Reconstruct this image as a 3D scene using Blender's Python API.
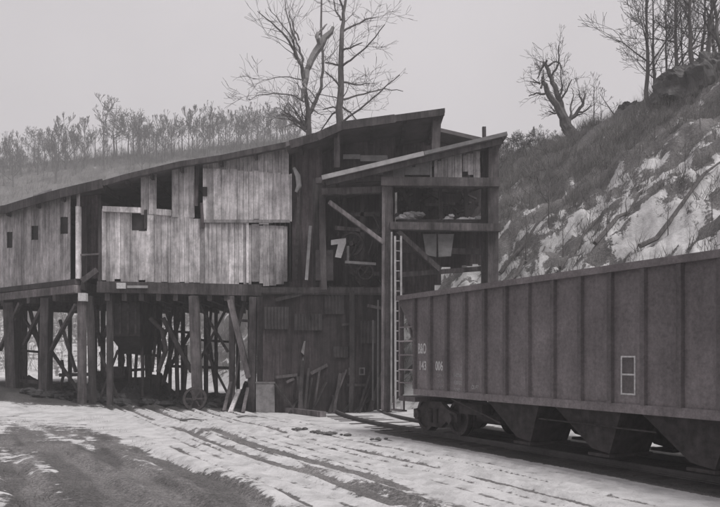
import bpy, math, random
import numpy as np
from mathutils import Vector, Matrix

# ---------------------------------------------------------------- scene, camera, sky, sun
S = bpy.context.scene
C = S.collection
for o in list(bpy.data.objects): bpy.data.objects.remove(o)
F = 772.0; CX = 360.0; HY = 357.0; CAMZ = 2.0
cd = bpy.data.cameras.new('camera'); cam = bpy.data.objects.new('camera', cd); C.objects.link(cam)
cam.location = (0, 0, CAMZ); cam.rotation_euler = (math.radians(90), 0, 0)
cd.sensor_width = 36.0; cd.lens = F / 720.0 * 36.0
cd.shift_y = (HY - 253.5) / 720.0
cd.clip_end = 2000; cd.clip_start = 0.1
S.camera = cam

SUN_EL, SUN_AZ = math.radians(58), math.radians(130)       # azimuth from +Y towards +X
w = bpy.data.worlds.new('World'); S.world = w; w.use_nodes = True
nt = w.node_tree; nt.nodes.clear()
out = nt.nodes.new('ShaderNodeOutputWorld'); bg = nt.nodes.new('ShaderNodeBackground')
sky = nt.nodes.new('ShaderNodeTexSky'); sky.sky_type = 'NISHITA'; sky.sun_disc = False
sky.sun_elevation = SUN_EL; sky.sun_rotation = SUN_AZ; sky.air_density = 1.0; sky.dust_density = 4.0
hs = nt.nodes.new('ShaderNodeHueSaturation'); hs.inputs['Saturation'].default_value = 0.04
mx = nt.nodes.new('ShaderNodeMix'); mx.data_type = 'RGBA'; mx.inputs[0].default_value = 0.86
mx.inputs[7].default_value = (4.76, 4.52, 4.67, 1)         # even overcast cloud
nt.links.new(sky.outputs[0], hs.inputs['Color']); nt.links.new(hs.outputs[0], mx.inputs[6])
cn = nt.nodes.new('ShaderNodeTexNoise'); cn.inputs['Scale'].default_value = 1.6; cn.inputs['Detail'].default_value = 5
cg = nt.nodes.new('ShaderNodeTexCoord'); nt.links.new(cg.outputs['Generated'], cn.inputs['Vector'])
cr = nt.nodes.new('ShaderNodeMapRange'); cr.inputs['From Min'].default_value = .3; cr.inputs['From Max'].default_value = .7; cr.inputs['To Min'].default_value = .90; cr.inputs['To Max'].default_value = 1.10
vm = nt.nodes.new('ShaderNodeVectorMath'); vm.operation = 'SCALE'
nt.links.new(cn.outputs[0], cr.inputs[0]); nt.links.new(mx.outputs[2], vm.inputs[0]); nt.links.new(cr.outputs[0], vm.inputs['Scale'])
nt.links.new(vm.outputs[0], bg.inputs[0]); bg.inputs[1].default_value = 0.082
nt.links.new(bg.outputs[0], out.inputs[0])

sd = bpy.data.lights.new('sun', 'SUN'); so = bpy.data.objects.new('sun', sd); C.objects.link(so)
sd.energy = 1.5; sd.angle = math.radians(16); sd.color = (1, 0.985, 0.97)
sv = Vector((math.sin(SUN_AZ) * math.cos(SUN_EL), math.cos(SUN_AZ) * math.cos(SUN_EL), math.sin(SUN_EL)))
so.rotation_euler = (-sv).to_track_quat('-Z', 'Y').to_euler(); so.location = (0, 0, 60)
S.view_settings.view_transform = 'Standard'; S.view_settings.look = 'None'
S.view_settings.exposure = 0.86; S.view_settings.gamma = 1.0; S.view_settings.use_curve_mapping = False

R = random.Random(7)
NR = np.random.default_rng(11)
D = (0.4463, -0.8949); N = (0.8949, 0.4463)                # along the track towards the viewer; away across it

def P(px, py, Y):                                          # photo measurement at a chosen distance -> metres
    return Vector(((px - CX) / F * Y, Y, CAMZ + (HY - py) / F * Y))
def X(px, Y): return (px - CX) / F * Y
def Z(py, Y): return CAMZ + (HY - py) / F * Y
def interp(x, pts):
    if x <= pts[0][0]: return pts[0][1]
    for (a, b), (c, d) in zip(pts, pts[1:]):
        if x <= c: return b + (d - b) * (x - a) / (c - a)
    return pts[-1][1]

# ---------------------------------------------------------------- numpy noise
def _hash(ix, iy, s):
    h = (ix * 374761393 + iy * 668265263 + s * 974634777) & 0xffffffff
    h = ((h ^ (h >> 13)) * 1274126177) & 0xffffffff
    h = h ^ (h >> 16)
    return (h & 0xffff) / 65535.0
def vnoise(x, y, s=0):
    ix = np.floor(x).astype(np.int64); iy = np.floor(y).astype(np.int64)
    fx = x - ix; fy = y - iy; fx = fx * fx * (3 - 2 * fx); fy = fy * fy * (3 - 2 * fy)
    a = _hash(ix, iy, s); b = _hash(ix + 1, iy, s); c = _hash(ix, iy + 1, s); d = _hash(ix + 1, iy + 1, s)
    return (a + (b - a) * fx) * (1 - fy) + (c + (d - c) * fx) * fy
def fbm(x, y, o=4, s=0):
    r = 0; a = 0.5; t = 0
    for k in range(o):
        r = r + a * vnoise(x * 2**k, y * 2**k, s + k * 17); t += a; a *= 0.5
    return r / t
def sst(a, b, x):
    t = np.clip((x - a) / (b - a), 0, 1); return t * t * (3 - 2 * t)

def height(x, y):
    x = np.asarray(x, float); y = np.asarray(y, float)
    v = N[0] * x + N[1] * y; u = -N[1] * x + N[0] * y
    # bank beyond the track
    s = v - 14.0 + 1.6 * (fbm(u * .12, v * .12, 3, 5) - .5)
    prof = np.where(s < 0, 0, np.where(s < 17, .88 * s, .88 * 17 + 0.10 * (s - 17)))
    soft = 0.6 * np.exp(-(s / 1.2) ** 2) * .3
    hb = prof + soft * (s > -3)
    ledge = fbm((1.9 * s + 3.9 * u) / 4.34 * 1.9, (3.9 * s - 1.9 * u) / 4.34 * .5, 5, 70)
    hb = hb + sst(1, 5, s) * .7 * (np.abs(ledge - .5) * -2 + .3) + sst(1, 6, s) * .4 * (fbm(u * 2.2, s * 2.2, 3, 19) - .5)
    hb = hb + sst(1, 6, s) * (2.4 * (fbm(u * .22 + v * .1, v * .35, 4, 3) - .5) + .9 * (fbm(u * .9, v * .9, 3, 9) - .5))
    hb = hb + 1.0 * np.exp(-((u - 27) / 3.0) ** 2) * sst(15, 18, s) 
    # far hill on the left
    crest = np.interp(x, [-140, -65, -12, 25, 60], [31, 36.9, 41.5, 37.5, 34])
    t = np.clip((y - 58) / 82, 0, 1.0)
    hl = crest * (t ** 1.08) - np.clip(y - 140, 0, 500) * .1
    hl = hl + sst(0, .15, t) * (3.0 * (fbm(x * .05, y * .05, 4, 21) - .5) + 1.0 * (fbm(x * .25, y * .25, 3, 25) - .5)) * (1 - .5 * sst(.8, 1, t))
    far = np.maximum(hb, hl)
    # flat yard with ruts
    g = .62 * sst(8, 16, -x) * sst(20, 33, y) * (1 - sst(48, 60, y)) + .16 * sst(3, 10, -x) * sst(22, 30, y)
    g = g + .12 * (fbm(x * .35, y * .35, 4, 2) - .5) * sst(2, 6, y) * (1 - sst(9.0, 9.6, v) * (1 - sst(12.9, 13.5, v)))
    wob = .35 * (fbm(u * .18, v * .05, 2, 40) - .5)
    for vc, wd, dp in RUTS:
        k = (.4 + 1.2 * fbm(u * .25, v * 0 + vc, 2, 77)) * (1 - sst(14, 20, u) * (vc < 4.2))
        e = (v + wob - vc)
        g = g - dp * k * np.exp(-(e / wd) ** 2) + dp * .55 * k * (np.exp(-((e - 1.9 * wd) / wd) ** 2) + np.exp(-((e + 1.9 * wd) / wd) ** 2))
    g = g + .035 * (fbm(x * 2.5, y * 2.5, 3, 61) - .5) * (1 - sst(9.2, 9.7, v) * (1 - sst(12.7, 13.2, v)))
    g = g + .05 * np.exp(-((v - 3.75) / .35) ** 2) * (1 - sst(18, 23, u))
    bed = sst(9.2, 9.75, v) * (1 - sst(12.7, 13.2, v)) * (1 - sst(17, 20, u))
    g = g * (1 - bed) + bed * (-.03 + .03 * fbm(x * 6, y * 6, 2, 8))
    return np.maximum(g, far) if np.ndim(x) else float(max(float(g), float(far)))
RUTS = [(4.7, .06, .04), (6.1, .07, .05), (6.95, .06, .04), (8.1, .06, .045), (8.85, .07, .04), (5.4, .05, .04), (3.2, .18, .10), (2.4, .14, .07), (1.6, .2, .10), (.6, .18, .09), (-.2, .16, .07), (-1.4, .2, .09), (-2.6, .2, .08), (3.9, .10, .05), (5.0, .13, .06), (5.75, .16, .08), (6.5, .09, .04), (7.3, .11, .07), (7.65, .07, .05), (8.5, .10, .03), (4.4, .08, .03)]

# ---------------------------------------------------------------- materials
def mat(name, build):
    m = bpy.data.materials.new(name); m.use_nodes = True
    t = m.node_tree; b = t.nodes['Principled BSDF']; b.inputs['Specular IOR Level'].default_value = .25
    build(t, b); return m
def nd(t, k, **kw):
    n = t.nodes.new(k)
    for a, v in kw.items(): setattr(n, a, v)
    return n
def noise(t, scale, vec=None, detail=5, rough=.6, stretch=None, src='Object'):
    n = nd(t, 'ShaderNodeTexNoise'); n.inputs['Scale'].default_value = scale; n.inputs['Detail'].default_value = detail; n.inputs['Roughness'].default_value = rough
    tc = nd(t, 'ShaderNodeTexCoord'); mp = nd(t, 'ShaderNodeMapping')
    if stretch: mp.inputs['Scale'].default_value = stretch
    t.links.new(tc.outputs[src], mp.inputs[0]); t.links.new(mp.outputs[0], n.inputs['Vector'])
    return n.outputs[0]
def ramp(t, src, pts):
    r = nd(t, 'ShaderNodeValToRGB'); e = r.color_ramp.elements
    while len(e) < len(pts): e.new(.5)
    for el, (p, c) in zip(e, pts):
        el.position = p; el.color = (c, c, c, 1) if not isinstance(c, tuple) else (*c, 1)
    t.links.new(src, r.inputs[0]); return r.outputs[0]
def mul(t, a, b, fac=1.0, mode='MULTIPLY'):
    m = nd(t, 'ShaderNodeMix', data_type='RGBA', blend_type=mode); m.inputs[0].default_value = fac
    for i, s in ((6, a), (7, b)):
        if isinstance(s, tuple): m.inputs[i].default_value = (*s, 1)
        else: t.links.new(s, m.inputs[i])
    return m.outputs[2]
def mth(t, op, a, b=None, clamp=False):
    m = nd(t, 'ShaderNodeMath', operation=op, use_clamp=clamp)
    for i, s in ((0, a), (1, b)):
        if s is None: continue
        if isinstance(s, (int, float)): m.inputs[i].default_value = s
        else: t.links.new(s, m.inputs[i])
    return m.outputs[0]
def bump(t, b, h, st, dist=.02):
    n = nd(t, 'ShaderNodeBump'); n.inputs['Strength'].default_value = st; n.inputs['Distance'].default_value = dist
    t.links.new(h, n.inputs['Height']); t.links.new(n.outputs[0], b.inputs['Normal'])
def attr(t, name='tone'):
    a = nd(t, 'ShaderNodeAttribute'); a.attribute_name = name; return a.outputs['Fac']

def wood(name, col, lo=.55, stretch=(9, 9, .5), rough=.9, stain=.5):
    def f(t, b):
        n1 = noise(t, 1.6, stretch=stretch, detail=6, rough=.7)
        n2 = noise(t, .55, stretch=(1.5, 1.5, .7), detail=4)
        n3 = noise(t, 5, stretch=(16, 16, .35), detail=3)
        c = mul(t, col, ramp(t, n1, [(.32, lo), (.62, 1.12)]))
        c = mul(t, c, ramp(t, n2, [(.35, .62), (.65, 1.12)]))
        c = mul(t, c, ramp(t, n3, [(.30, .55), (.45, 1.0)]))
        n4 = noise(t, .8, stretch=(2.6, 2.6, .38), detail=8, rough=.75)
        c = mul(t, c, ramp(t, n4, [(.38, stain), (.5, .95), (.62, 1.2)]))
        n5 = noise(t, 3.2, stretch=(1, 1, .8), detail=8, rough=.8)
        c = mul(t, c, ramp(t, n5, [(.36, .62), (.60, 1.15)]))
        tn = nd(t, 'ShaderNodeCombineColor'); a = attr(t)
        for i in range(3): t.links.new(a, tn.inputs[i])
        c = mul(t, c, tn.outputs[0]); t.links.new(c, b.inputs['Base Color'])
        b.inputs['Roughness'].default_value = rough
        bump(t, b, n3, .5, .012)
    return mat(name, f)
def plain(name, col, lo=.7, hi=1.15, scale=3.0, rough=.85, stretch=None, bm=.2, metal=0.0, spec=None):
    def f(t, b):
        n1 = noise(t, scale, stretch=stretch, detail=6, rough=.65)
        c = mul(t, col, ramp(t, n1, [(.32, lo), (.68, hi)]))
        tn = nd(t, 'ShaderNodeCombineColor'); a = attr(t)
        for i in range(3): t.links.new(a, tn.inputs[i])
        c = mul(t, c, tn.outputs[0]); t.links.new(c, b.inputs['Base Color'])
        b.inputs['Roughness'].default_value = rough; b.inputs['Metallic'].default_value = metal
        bump(t, b, n1, bm, .01)
    return mat(name, f)

M = {}
M['board'] = wood('weathered_boards', (.66, .63, .64), lo=.72, stain=.56)
M['timber'] = wood('old_timber', (.115, .105, .108), stretch=(7, 7, .6))
M['dark_board'] = wood('dark_siding_and_shade', (.115, .099, .104))  # dark siding; the colour also carries the darkness inside the building
M['dark_metal'] = plain('dark_sheet_metal', (.06, .055, .057), scale=2.5, lo=.5, hi=1.4)  # dark machinery metal; its darkness also fills the window openings
M['iron'] = plain('rusty_iron', (.058, .052, .053), scale=6, lo=.5, hi=1.5)
M['tin'] = plain('roof_tin', (.13, .12, .123), scale=1.2, lo=.6, hi=1.3)
M['pale'] = plain('pale_galvanised_sheet', (.42, .41, .415), scale=3, lo=.6, hi=1.1)
M['white'] = plain('white_paint', (.62, .61, .615), scale=22, lo=.62, hi=1.05, bm=0)
M['stencil'] = plain('faded_white_stencil', (.40, .39, .395), scale=30, lo=.45, hi=1.1, bm=0)
M['snowy'] = plain('settled_snow', (.82, .81, .82), scale=4, lo=.8, hi=1.05)
M['bark'] = plain('grey_bark', (.115, .108, .108), scale=5, lo=.5, hi=1.4, stretch=(3, 3, .6), bm=.5)
M['bark_far'] = plain('dark_bark', (.10, .095, .095), scale=2, lo=.7, hi=1.2)
M['split'] = plain('split_bare_wood', (.33, .32, .32), scale=5, lo=.55, hi=1.15, stretch=(6, 6, 1))
M['coal'] = plain('coal', (.028, .027, .028), scale=9, lo=.5, hi=1.6, rough=.7, bm=.8)
M['rock'] = plain('dark_rock', (.10, .097, .097), scale=1.4, lo=.5, hi=1.4, bm=.8)
M['concrete'] = plain('stained_concrete', (.20, .192, .195), scale=5, lo=.6, hi=1.2)
M['rubber'] = plain('old_rubber', (.04, .038, .039), scale=9)
M['brush'] = plain('dry_brush', (.13, .124, .122), scale=1.5, lo=.6, hi=1.3)
M['tie'] = plain('railway_tie', (.055, .05, .05), scale=6)
M['rail'] = plain('rail_steel', (.09, .085, .086), scale=6, rough=.6)

def car_f(t, b):
    n1 = noise(t, 1.1, stretch=(2.2, 2.2, .35), detail=7, rough=.7)
    n2 = noise(t, .9, detail=4)
    n3 = noise(t, 14, detail=5, rough=.75)
    c = mul(t, (.176, .159, .164), ramp(t, n1, [(.32, .78), (.66, 1.14)]))
    c = mul(t, c, ramp(t, n2, [(.35, .82), (.65, 1.15)]))
    c = mul(t, c, ramp(t, n3, [(.35, .75), (.6, 1.1)]))
    n4 = noise(t, 30, detail=3, rough=.7)
    c = mul(t, c, ramp(t, n4, [(.36, .88), (.6, 1.05)]))
    n5 = noise(t, .35, detail=3)
    c = mul(t, c, ramp(t, n5, [(.35, .8), (.65, 1.2)]))
    tn = nd(t, 'ShaderNodeCombineColor'); a = attr(t)
    for i in range(3): t.links.new(a, tn.inputs[i])
    t.links.new(mul(t, c, tn.outputs[0]), b.inputs['Base Color'])
    b.inputs['Roughness'].default_value = .75; bump(t, b, n2, .9, .12)
M['car'] = mat('dusty_freight_car_paint', car_f)

def ground_f(t, b):
    sn = attr(t, 'snow'); dk = attr(t, 'tone')
    f1 = noise(t, 2.3, detail=9, rough=.72); f2 = noise(t, 11, detail=6, rough=.7); f3 = noise(t, .5, detail=4)
    amp = mth(t, 'MULTIPLY', mth(t, 'SUBTRACT', f1, .5), 2.1)
    amp2 = mth(t, 'MULTIPLY', mth(t, 'SUBTRACT', f2, .5), .9)
    k = mth(t, 'ADD', mth(t, 'ADD', sn, amp), amp2)
    msk = ramp(t, k, [(.42, 0.0), (.60, 1.0)])
    dirt = mul(t, (.155, .148, .148), ramp(t, f2, [(.3, .5), (.7, 1.5)]))
    dirt = mul(t, dirt, ramp(t, f3, [(.35, .75), (.65, 1.25)]))
    tn = nd(t, 'ShaderNodeCombineColor')
    for i in range(3): t.links.new(dk, tn.inputs[i])
    dirt = mul(t, dirt, tn.outputs[0])
    snow = mul(t, (.58, .57, .575), ramp(t, f1, [(.3, .80), (.6, 1.05)]))
    f4 = noise(t, 34, detail=3, rough=.6); f5 = noise(t, 1.3, detail=8, rough=.75, stretch=(1, 1, 1))
    snow = mul(t, snow, ramp(t, f4, [(.28, .45), (.38, 1.0)])); snow = mul(t, snow, ramp(t, f5, [(.36, .72), (.55, 1.03)]))
    dirt = mul(t, dirt, ramp(t, f4, [(.32, .45), (.6, 1.35)]))
    m = nd(t, 'ShaderNodeMix', data_type='RGBA'); t.links.new(msk, m.inputs[0])
    t.links.new(dirt, m.inputs[6]); t.links.new(snow, m.inputs[7])
    t.links.new(m.outputs[2], b.inputs['Base Color']); b.inputs['Roughness'].default_value = .95
    bump(t, b, mth(t, 'ADD', f2, mth(t, 'MULTIPLY', f1, 1.5)), .6, .05)
M['ground'] = mat('snowy_ground', ground_f)

# ---------------------------------------------------------------- mesh builder
class MB:
    def __init__(s): s.v = []; s.f = []; s.t = []
    def add(s, vs, fs, tone=1.0):
        o = len(s.v); s.v += [tuple(p) for p in vs]; s.t += [tone] * len(vs)
        s.f += [tuple(i + o for i in f) for f in fs]; return s
    def hexa(s, p, tone=1.0):                               # 8 corners: bottom loop then top loop
        return s.add(p, [(3, 2, 1, 0), (4, 5, 6, 7), (0, 1, 5, 4), (1, 2, 6, 5), (2, 3, 7, 6), (3, 0, 4, 7)], tone)
    def box(s, lo, hi, tone=1.0):
        (a, b, c), (d, e, f) = lo, hi
        return s.hexa([(a, b, c), (d, b, c), (d, e, c), (a, e, c), (a, b, f), (d, b, f), (d, e, f), (a, e, f)], tone)
    def beam(s, p0, p1, wd, hg=None, tone=1.0, up=None, taper=1.0):
        hg = hg or wd; p0 = Vector(p0); p1 = Vector(p1); d = (p1 - p0).normalized()
        up = Vector(up) if up else (Vector((0, 1, 0)) if abs(d.z) > .9 else Vector((0, 0, 1)))
        sx = d.cross(up).normalized(); uy = sx.cross(d).normalized()
        r = []
        for p, k in ((p0, 1), (p1, taper)):
            for a, b in ((-1, -1), (1, -1), (1, 1), (-1, 1)): r.append(p + sx * a * wd / 2 * k + uy * b * hg / 2 * k)
        return s.hexa(r, tone)
    def tube(s, pts, rs, n=5, tone=1.0, cap=True):
        o = len(s.v); pts = [Vector(p) for p in pts]; k = len(pts); ref = None; vs = []; fs = []
        for i, p in enumerate(pts):
            d = (pts[min(i + 1, k - 1)] - pts[max(i - 1, 0)]).normalized()
            if ref is None: ref = Vector((1, 0, 0)) if abs(d.x) < .8 else Vector((0, 1, 0))
            a = d.cross(ref).normalized(); b = a.cross(d); ref = b.cross(d) if False else ref
            for j in range(n):
                th = 2 * math.pi * j / n; vs.append(p + (a * math.cos(th) + b * math.sin(th)) * rs[i])
        for i in range(k - 1):
            for j in range(n):
                q = (j + 1) % n; fs.append((i * n + j, i * n + q, i * n + n + q, i * n + n + j))
        if cap: fs.append(tuple(range(n - 1, -1, -1))); fs.append(tuple((k - 1) * n + j for j in range(n)))
        return s.add(vs, fs, tone)
    def cyl(s, c, axis, r, h, n=20, tone=1.0):
        c = Vector(c); a = Vector(axis).normalized(); return s.tube([c - a * h / 2, c + a * h / 2], [r, r], n, tone)
    def ring(s, c, axis, ro, ri, h, n=24, tone=1.0):
        c = Vector(c); d = Vector(axis).normalized(); rf = Vector((0, 0, 1)) if abs(d.z) < .9 else Vector((1, 0, 0))
        a = d.cross(rf).normalized(); b = a.cross(d); vs = []; fs = []
        for j in range(n):
            th = 2 * math.pi * j / n; e = a * math.cos(th) + b * math.sin(th)
            vs += [c + e * ri - d * h / 2, c + e * ro - d * h / 2, c + e * ro + d * h / 2, c + e * ri + d * h / 2]
        for j in range(n):
            q = (j + 1) % n
            for k in range(4): m = (k + 1) % 4; fs.append((j * 4 + k, j * 4 + m, q * 4 + m, q * 4 + k))
        return s.add(vs, fs, tone)
    def prism(s, poly, off, tone=1.0):
        poly = [Vector(p) for p in poly]; off = Vector(off); n = len(poly)
        return s.add(poly + [p + off for p in poly], [tuple(range(n))[::-1], tuple(range(n, 2 * n))] + [(i, (i + 1) % n, n + (i + 1) % n, n + i) for i in range(n)], tone)
    def build(s, name, m, parent=None, local=False, smooth=False):
        me = bpy.data.meshes.new(name)
        off = Vector((0, 0, 0))
        if parent is not None and not local:
            off = Vector(parent.location)
            if parent.parent: off = off + Vector(parent.parent.location)
        me.from_pydata([Vector(p) - off for p in s.v], [], s.f)
        a = me.attributes.new('tone', 'FLOAT', 'POINT'); a.data.foreach_set('value', s.t)
        me.materials.append(m)
        if smooth: me.polygons.foreach_set('use_smooth', [True] * len(me.polygons))
        me.update()
        o = bpy.data.objects.new(name, me); C.objects.link(o)
        if parent is not None: o.parent = parent
        return o
def tag(o, label=None, cat=None, group=None, kind=None):
    if label: o['label'] = label
    if cat: o['category'] = cat
    if group: o['group'] = group
    if kind: o['kind'] = kind
    return o
def thing(name, label, cat, loc=(0, 0, 0), rz=0, group=None):
    o = bpy.data.objects.new(name, None); C.objects.link(o); o.empty_display_size = .3
    o.location = loc; o.rotation_euler = (0, 0, rz); return tag(o, label, cat, group)
def copy_tree(root, loc, rz, sc=1.0, label=None, group=None):
    r = root.copy(); C.objects.link(r); r.location = loc; r.rotation_euler = (0, 0, rz); r.scale = (sc, sc, sc)
    if label: r['label'] = label
    if group: r['group'] = group
    for ch in root.children:
        c = ch.copy(); C.objects.link(c); c.parent = r
    return r

# ---------------------------------------------------------------- ground
def make_ground():
    ang = np.concatenate([np.radians(np.linspace(-47, 47, 600, endpoint=False)), np.radians(np.linspace(47, 313, 90, endpoint=False))])
    rad = np.exp(np.linspace(math.log(.8), math.log(172), 560))
    A, Rr = np.meshgrid(ang, rad); x = (Rr * np.sin(A)).ravel(); y = (Rr * np.cos(A)).ravel()
    x = np.append(x, 0.0); y = np.append(y, 0.0)
    z = height(x, y)
    na, nr = len(ang), len(rad)
    i = np.arange(nr - 1)[:, None] * na; j = np.arange(na)[None, :]; jn = (j + 1) % na
    quads = np.stack([i + j, i + jn, i + na + jn, i + na + j], -1).reshape(-1, 4)[:, ::-1]
    c = na * nr
    tris = np.stack([np.full(na, c), (np.arange(na) + 1) % na, np.arange(na)], -1)
    me = bpy.data.meshes.new('ground'); me.vertices.add(len(x)); me.vertices.foreach_set('co', np.stack([x, y, z], -1).ravel().astype(np.float32))
    nl = quads.size + tris.size; me.loops.add(nl); me.loops.foreach_set('vertex_index', np.concatenate([quads.ravel(), tris.ravel()]).astype(np.int32))
    nq = len(quads); me.polygons.add(nq + len(tris))
    me.polygons.foreach_set('loop_start', np.concatenate([np.arange(nq) * 4, nq * 4 + np.arange(len(tris)) * 3]).astype(np.int32))
    me.polygons.foreach_set('use_smooth', np.ones(nq + len(tris), bool))
    me.update(calc_edges=True); me.validate()
    v = N[0] * x + N[1] * y; u = -N[1] * x + N[0] * y
    wob = .35 * (fbm(u * .18, v * .05, 2, 40) - .5)
    # snow cover: 0 bare .. 1 snow
    sn = .98 + .6 * (fbm(u * .12, v * .8, 4, 12) - .5)
    rut = 0
    for vc, wd, dp in RUTS:
        k = fbm(u * .35, v * 0 + vc * 3, 3, 31) * (1 - .9 * sst(15, 20, u) * (vc < 4.2))
        rut = rut + np.exp(-((v + wob - vc) / (wd * .9)) ** 2) * (dp * 15) * sst(.24, .5, k)
    rut = rut + .55 * np.exp(-((v + wob - 5.4) / .5) ** 2) * sst(.35, .7, fbm(u * .3, v * 2, 4, 35)) * (1 - sst(20, 24, u))
    rut = rut + .5 * sst(.58, .8, fbm(u * .4, v * 2.2, 4, 36)) * sst(20, 12, u)
    sn = sn - rut
    rut = rut + .55 * sst(.56, .70, fbm(u * .22, v * 5, 4, 38)) * sst(.35, .6, fbm(u * .2, v * .5, 2, 39))
    edge = 3.5 + 1.6 * (fbm(u * .35, v * .5, 4, 14) - .5)
    dark = 1 - sst(edge - .9, edge + .5, v + wob * .5)
    dark = dark * (1 - .75 * sst(20, 27, u) * sst(-2.5, 1.5, v))
    sn = sn - dark * (.86 - .45 * sst(.50, .74, fbm(u * .30, v * 1.8, 5, 50)))
    sn = sn + .75 * np.exp(-(((x + 5.55) / .45) ** 2 + ((y - 13.0) / .55) ** 2)) + .3 * np.exp(-(((x + 4.6) / .15) ** 2 + ((y - 11) / 1.6) ** 2))
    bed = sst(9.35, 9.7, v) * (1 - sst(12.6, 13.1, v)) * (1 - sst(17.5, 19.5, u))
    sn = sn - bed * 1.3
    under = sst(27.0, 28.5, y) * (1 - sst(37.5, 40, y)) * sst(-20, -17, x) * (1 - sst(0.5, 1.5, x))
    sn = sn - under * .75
    s = v - 14
    bank = sst(0, 2, s)
    stk = fbm((1.9 * s + 3.9 * u) / 4.34 * 1.9, (3.9 * s - 1.9 * u) / 4.34 * .5, 5, 70)       # streaks down the slope
    bs = .40 + 2.6 * (stk - .5) + .5 * (1 - sst(1.5, 4.5, s)) * (1 - sst(40, 46, u)) + .55 * (fbm(u * .22, s * .22, 3, 71) - .5)
    bs = bs + 3.0 * (fbm(u * 2.0, s * 2.0, 4, 73) - .5) - 1.0 * sst(46, 58, u) + .05 - .85 * sst(7.5, 12.5, s + 3.0 * (fbm(u * .3, s * .3, 2, 72) - .5) - 3.6 * sst(28, 21, u)) - .6 * sst(15, 17.5, s)
    sn = sn * (1 - bank) + bank * bs
    hill = sst(58, 63, y) * (s < 4)
    hs_ = .52 + 1.2 * (fbm(x * .3, y * .3, 4, 80) - .5) - .75 * sst(64, 84, y)
    sn = sn * (1 - hill) + hill * hs_
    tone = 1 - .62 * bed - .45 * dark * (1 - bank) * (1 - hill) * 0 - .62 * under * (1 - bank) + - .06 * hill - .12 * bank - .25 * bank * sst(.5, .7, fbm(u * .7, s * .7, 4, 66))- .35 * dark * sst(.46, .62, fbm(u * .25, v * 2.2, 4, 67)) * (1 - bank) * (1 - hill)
    a = me.attributes.new('snow', 'FLOAT', 'POINT'); a.data.foreach_set('value', sn.astype(np.float32))
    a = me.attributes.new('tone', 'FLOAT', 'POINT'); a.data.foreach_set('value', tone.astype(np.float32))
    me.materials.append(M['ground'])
    o = bpy.data.objects.new('ground', me); C.objects.link(o); o['kind'] = 'structure'
make_ground()

# ---------------------------------------------------------------- the coal tipple
T0 = Vector((-4, 29, 0))
tip = thing('coal_tipple', 'large weathered timber coal tipple raised on posts with sloping shed roofs beside the track', 'coal tipple', T0)
YF = 29.0
def boards(m, px0, px1, top, bot, Y, bw=.2, tone=1.0, tv=.2, th=.03, ragged=.07, skip=(), gap=.01):
    """vertical boards across a face that looks at the yard; top/bot are height profiles"""
    x = X(px0, Y); x1 = X(px1, Y)
    while x < x1 - .02:
        wd = min(bw * R.uniform(.55, 1.5), x1 - x); c = x + wd / 2; px = c / Y * F + CX
        if not any(a < px < b for a, b in skip):
            zt = (Z(interp(px, top), Y) if isinstance(top, list) else top) + R.uniform(-ragged, 0)
            zb = (Z(interp(px, bot), Y) if isinstance(bot, list) else bot) + R.uniform(-ragged * 1.8, ragged)
            dy = R.uniform(-.012, .012); tn = tone * (1 + R.uniform(-tv, tv))
            if R.random() < .08: tn *= .62
            m.box((x + gap * .4, Y - th + dy, zb), (x + wd - gap * .6, Y + dy, zt), tn)
        x += wd
ROOF = [(15, 206), (70, 190), (125, 174), (180, 161), (220, 155), (289, 141)]
low_top = [(102, 207), (141, 213), (170, 215), (249, 221), (290, 223)]
low_bot = [(97, 280), (193, 284), (285, 283)]
m = MB(); boards(m, 102, 132, low_top, low_bot, YF, tone=1.04)
boards(m, 132, 147, [(132, 230), (147, 230)], low_bot, YF, tone=.9)
boards(m, 147, 248, low_top, low_bot, YF, tone=1.0)
m.build('wall_panel', M['board'], tip)
m = MB(); boards(m, 248.5, 288, [(248, 224), (288, 225)], low_bot, YF, tone=.66); m.box((X(246.5, YF), YF - .08, Z(283, YF)), (X(249, YF), YF - .031, Z(222, YF)), 1.25)
m.build('wall_panel', M['board'], tip)
off = lambda k: [(a, b + k) for a, b in ROOF]
m = MB(); boards(m, 141, 157, off(5), [(141, 213), (157, 214)], YF - .005, tone=.98, tv=.08); m.build('wall_panel', M['board'], tip)
m = MB(); boards(m, 172, 195, off(5), [(172, 215), (195, 217)], YF - .005, tone=.95); m.build('wall_panel', M['board'], tip)
m = MB(); boards(m, 203, 289, off(5), [(203, 176), (289, 180)], YF, tone=.8, tv=.08); m.build('wall_panel', M['board'], tip)
m = MB(); boards(m, 203, 292, [(203, 167), (289, 173)], [(203, 219), (290, 222)], YF - .06, bw=.24, tone=1.03, tv=.12)
m.box((X(203, YF), YF - .12, Z(221.5, YF) - .06), (X(290, YF), YF - .095, Z(221.5, YF) + .05), .5)
m.build('wall_panel', M['board'], tip)
m = MB(); m.beam(P(103, 209, YF - .1), P(141, 210.5, YF - .1), .14, .2, 1.2); m.beam(P(157, 212, YF - .1), P(171, 213, YF - .1), .14, .22, 1.25)
m.build('ledge_board', M['board'], tip)
m = MB(); m.beam(P(198, 165, YF - .12), P(196, 206, YF - .12), .12, .1, .9); m.beam(P(201.5, 203, YF - .12), P(203, 228, YF - .12), .1, .1, .7); m.beam(P(205, 187, YF - .14), P(205, 196, YF - .14), .16, .06, .25)
m.build('downpipe', M['dark_board'], tip)
# small window opening with a dark sheet set back for the shade inside
m = MB(); m.box((X(131, YF) , YF + .06, Z(231, YF)), (X(148, YF), YF + .1, Z(211, YF)), .8); m.build('window', M['dark_metal'], tip)
m = MB(); m.box((X(150, YF) - .2, YF - .07, Z(229, YF)), (X(150, YF) - .1, YF - .032, Z(210, YF)), .6); m.build('window_post', M['timber'], tip)
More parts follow.
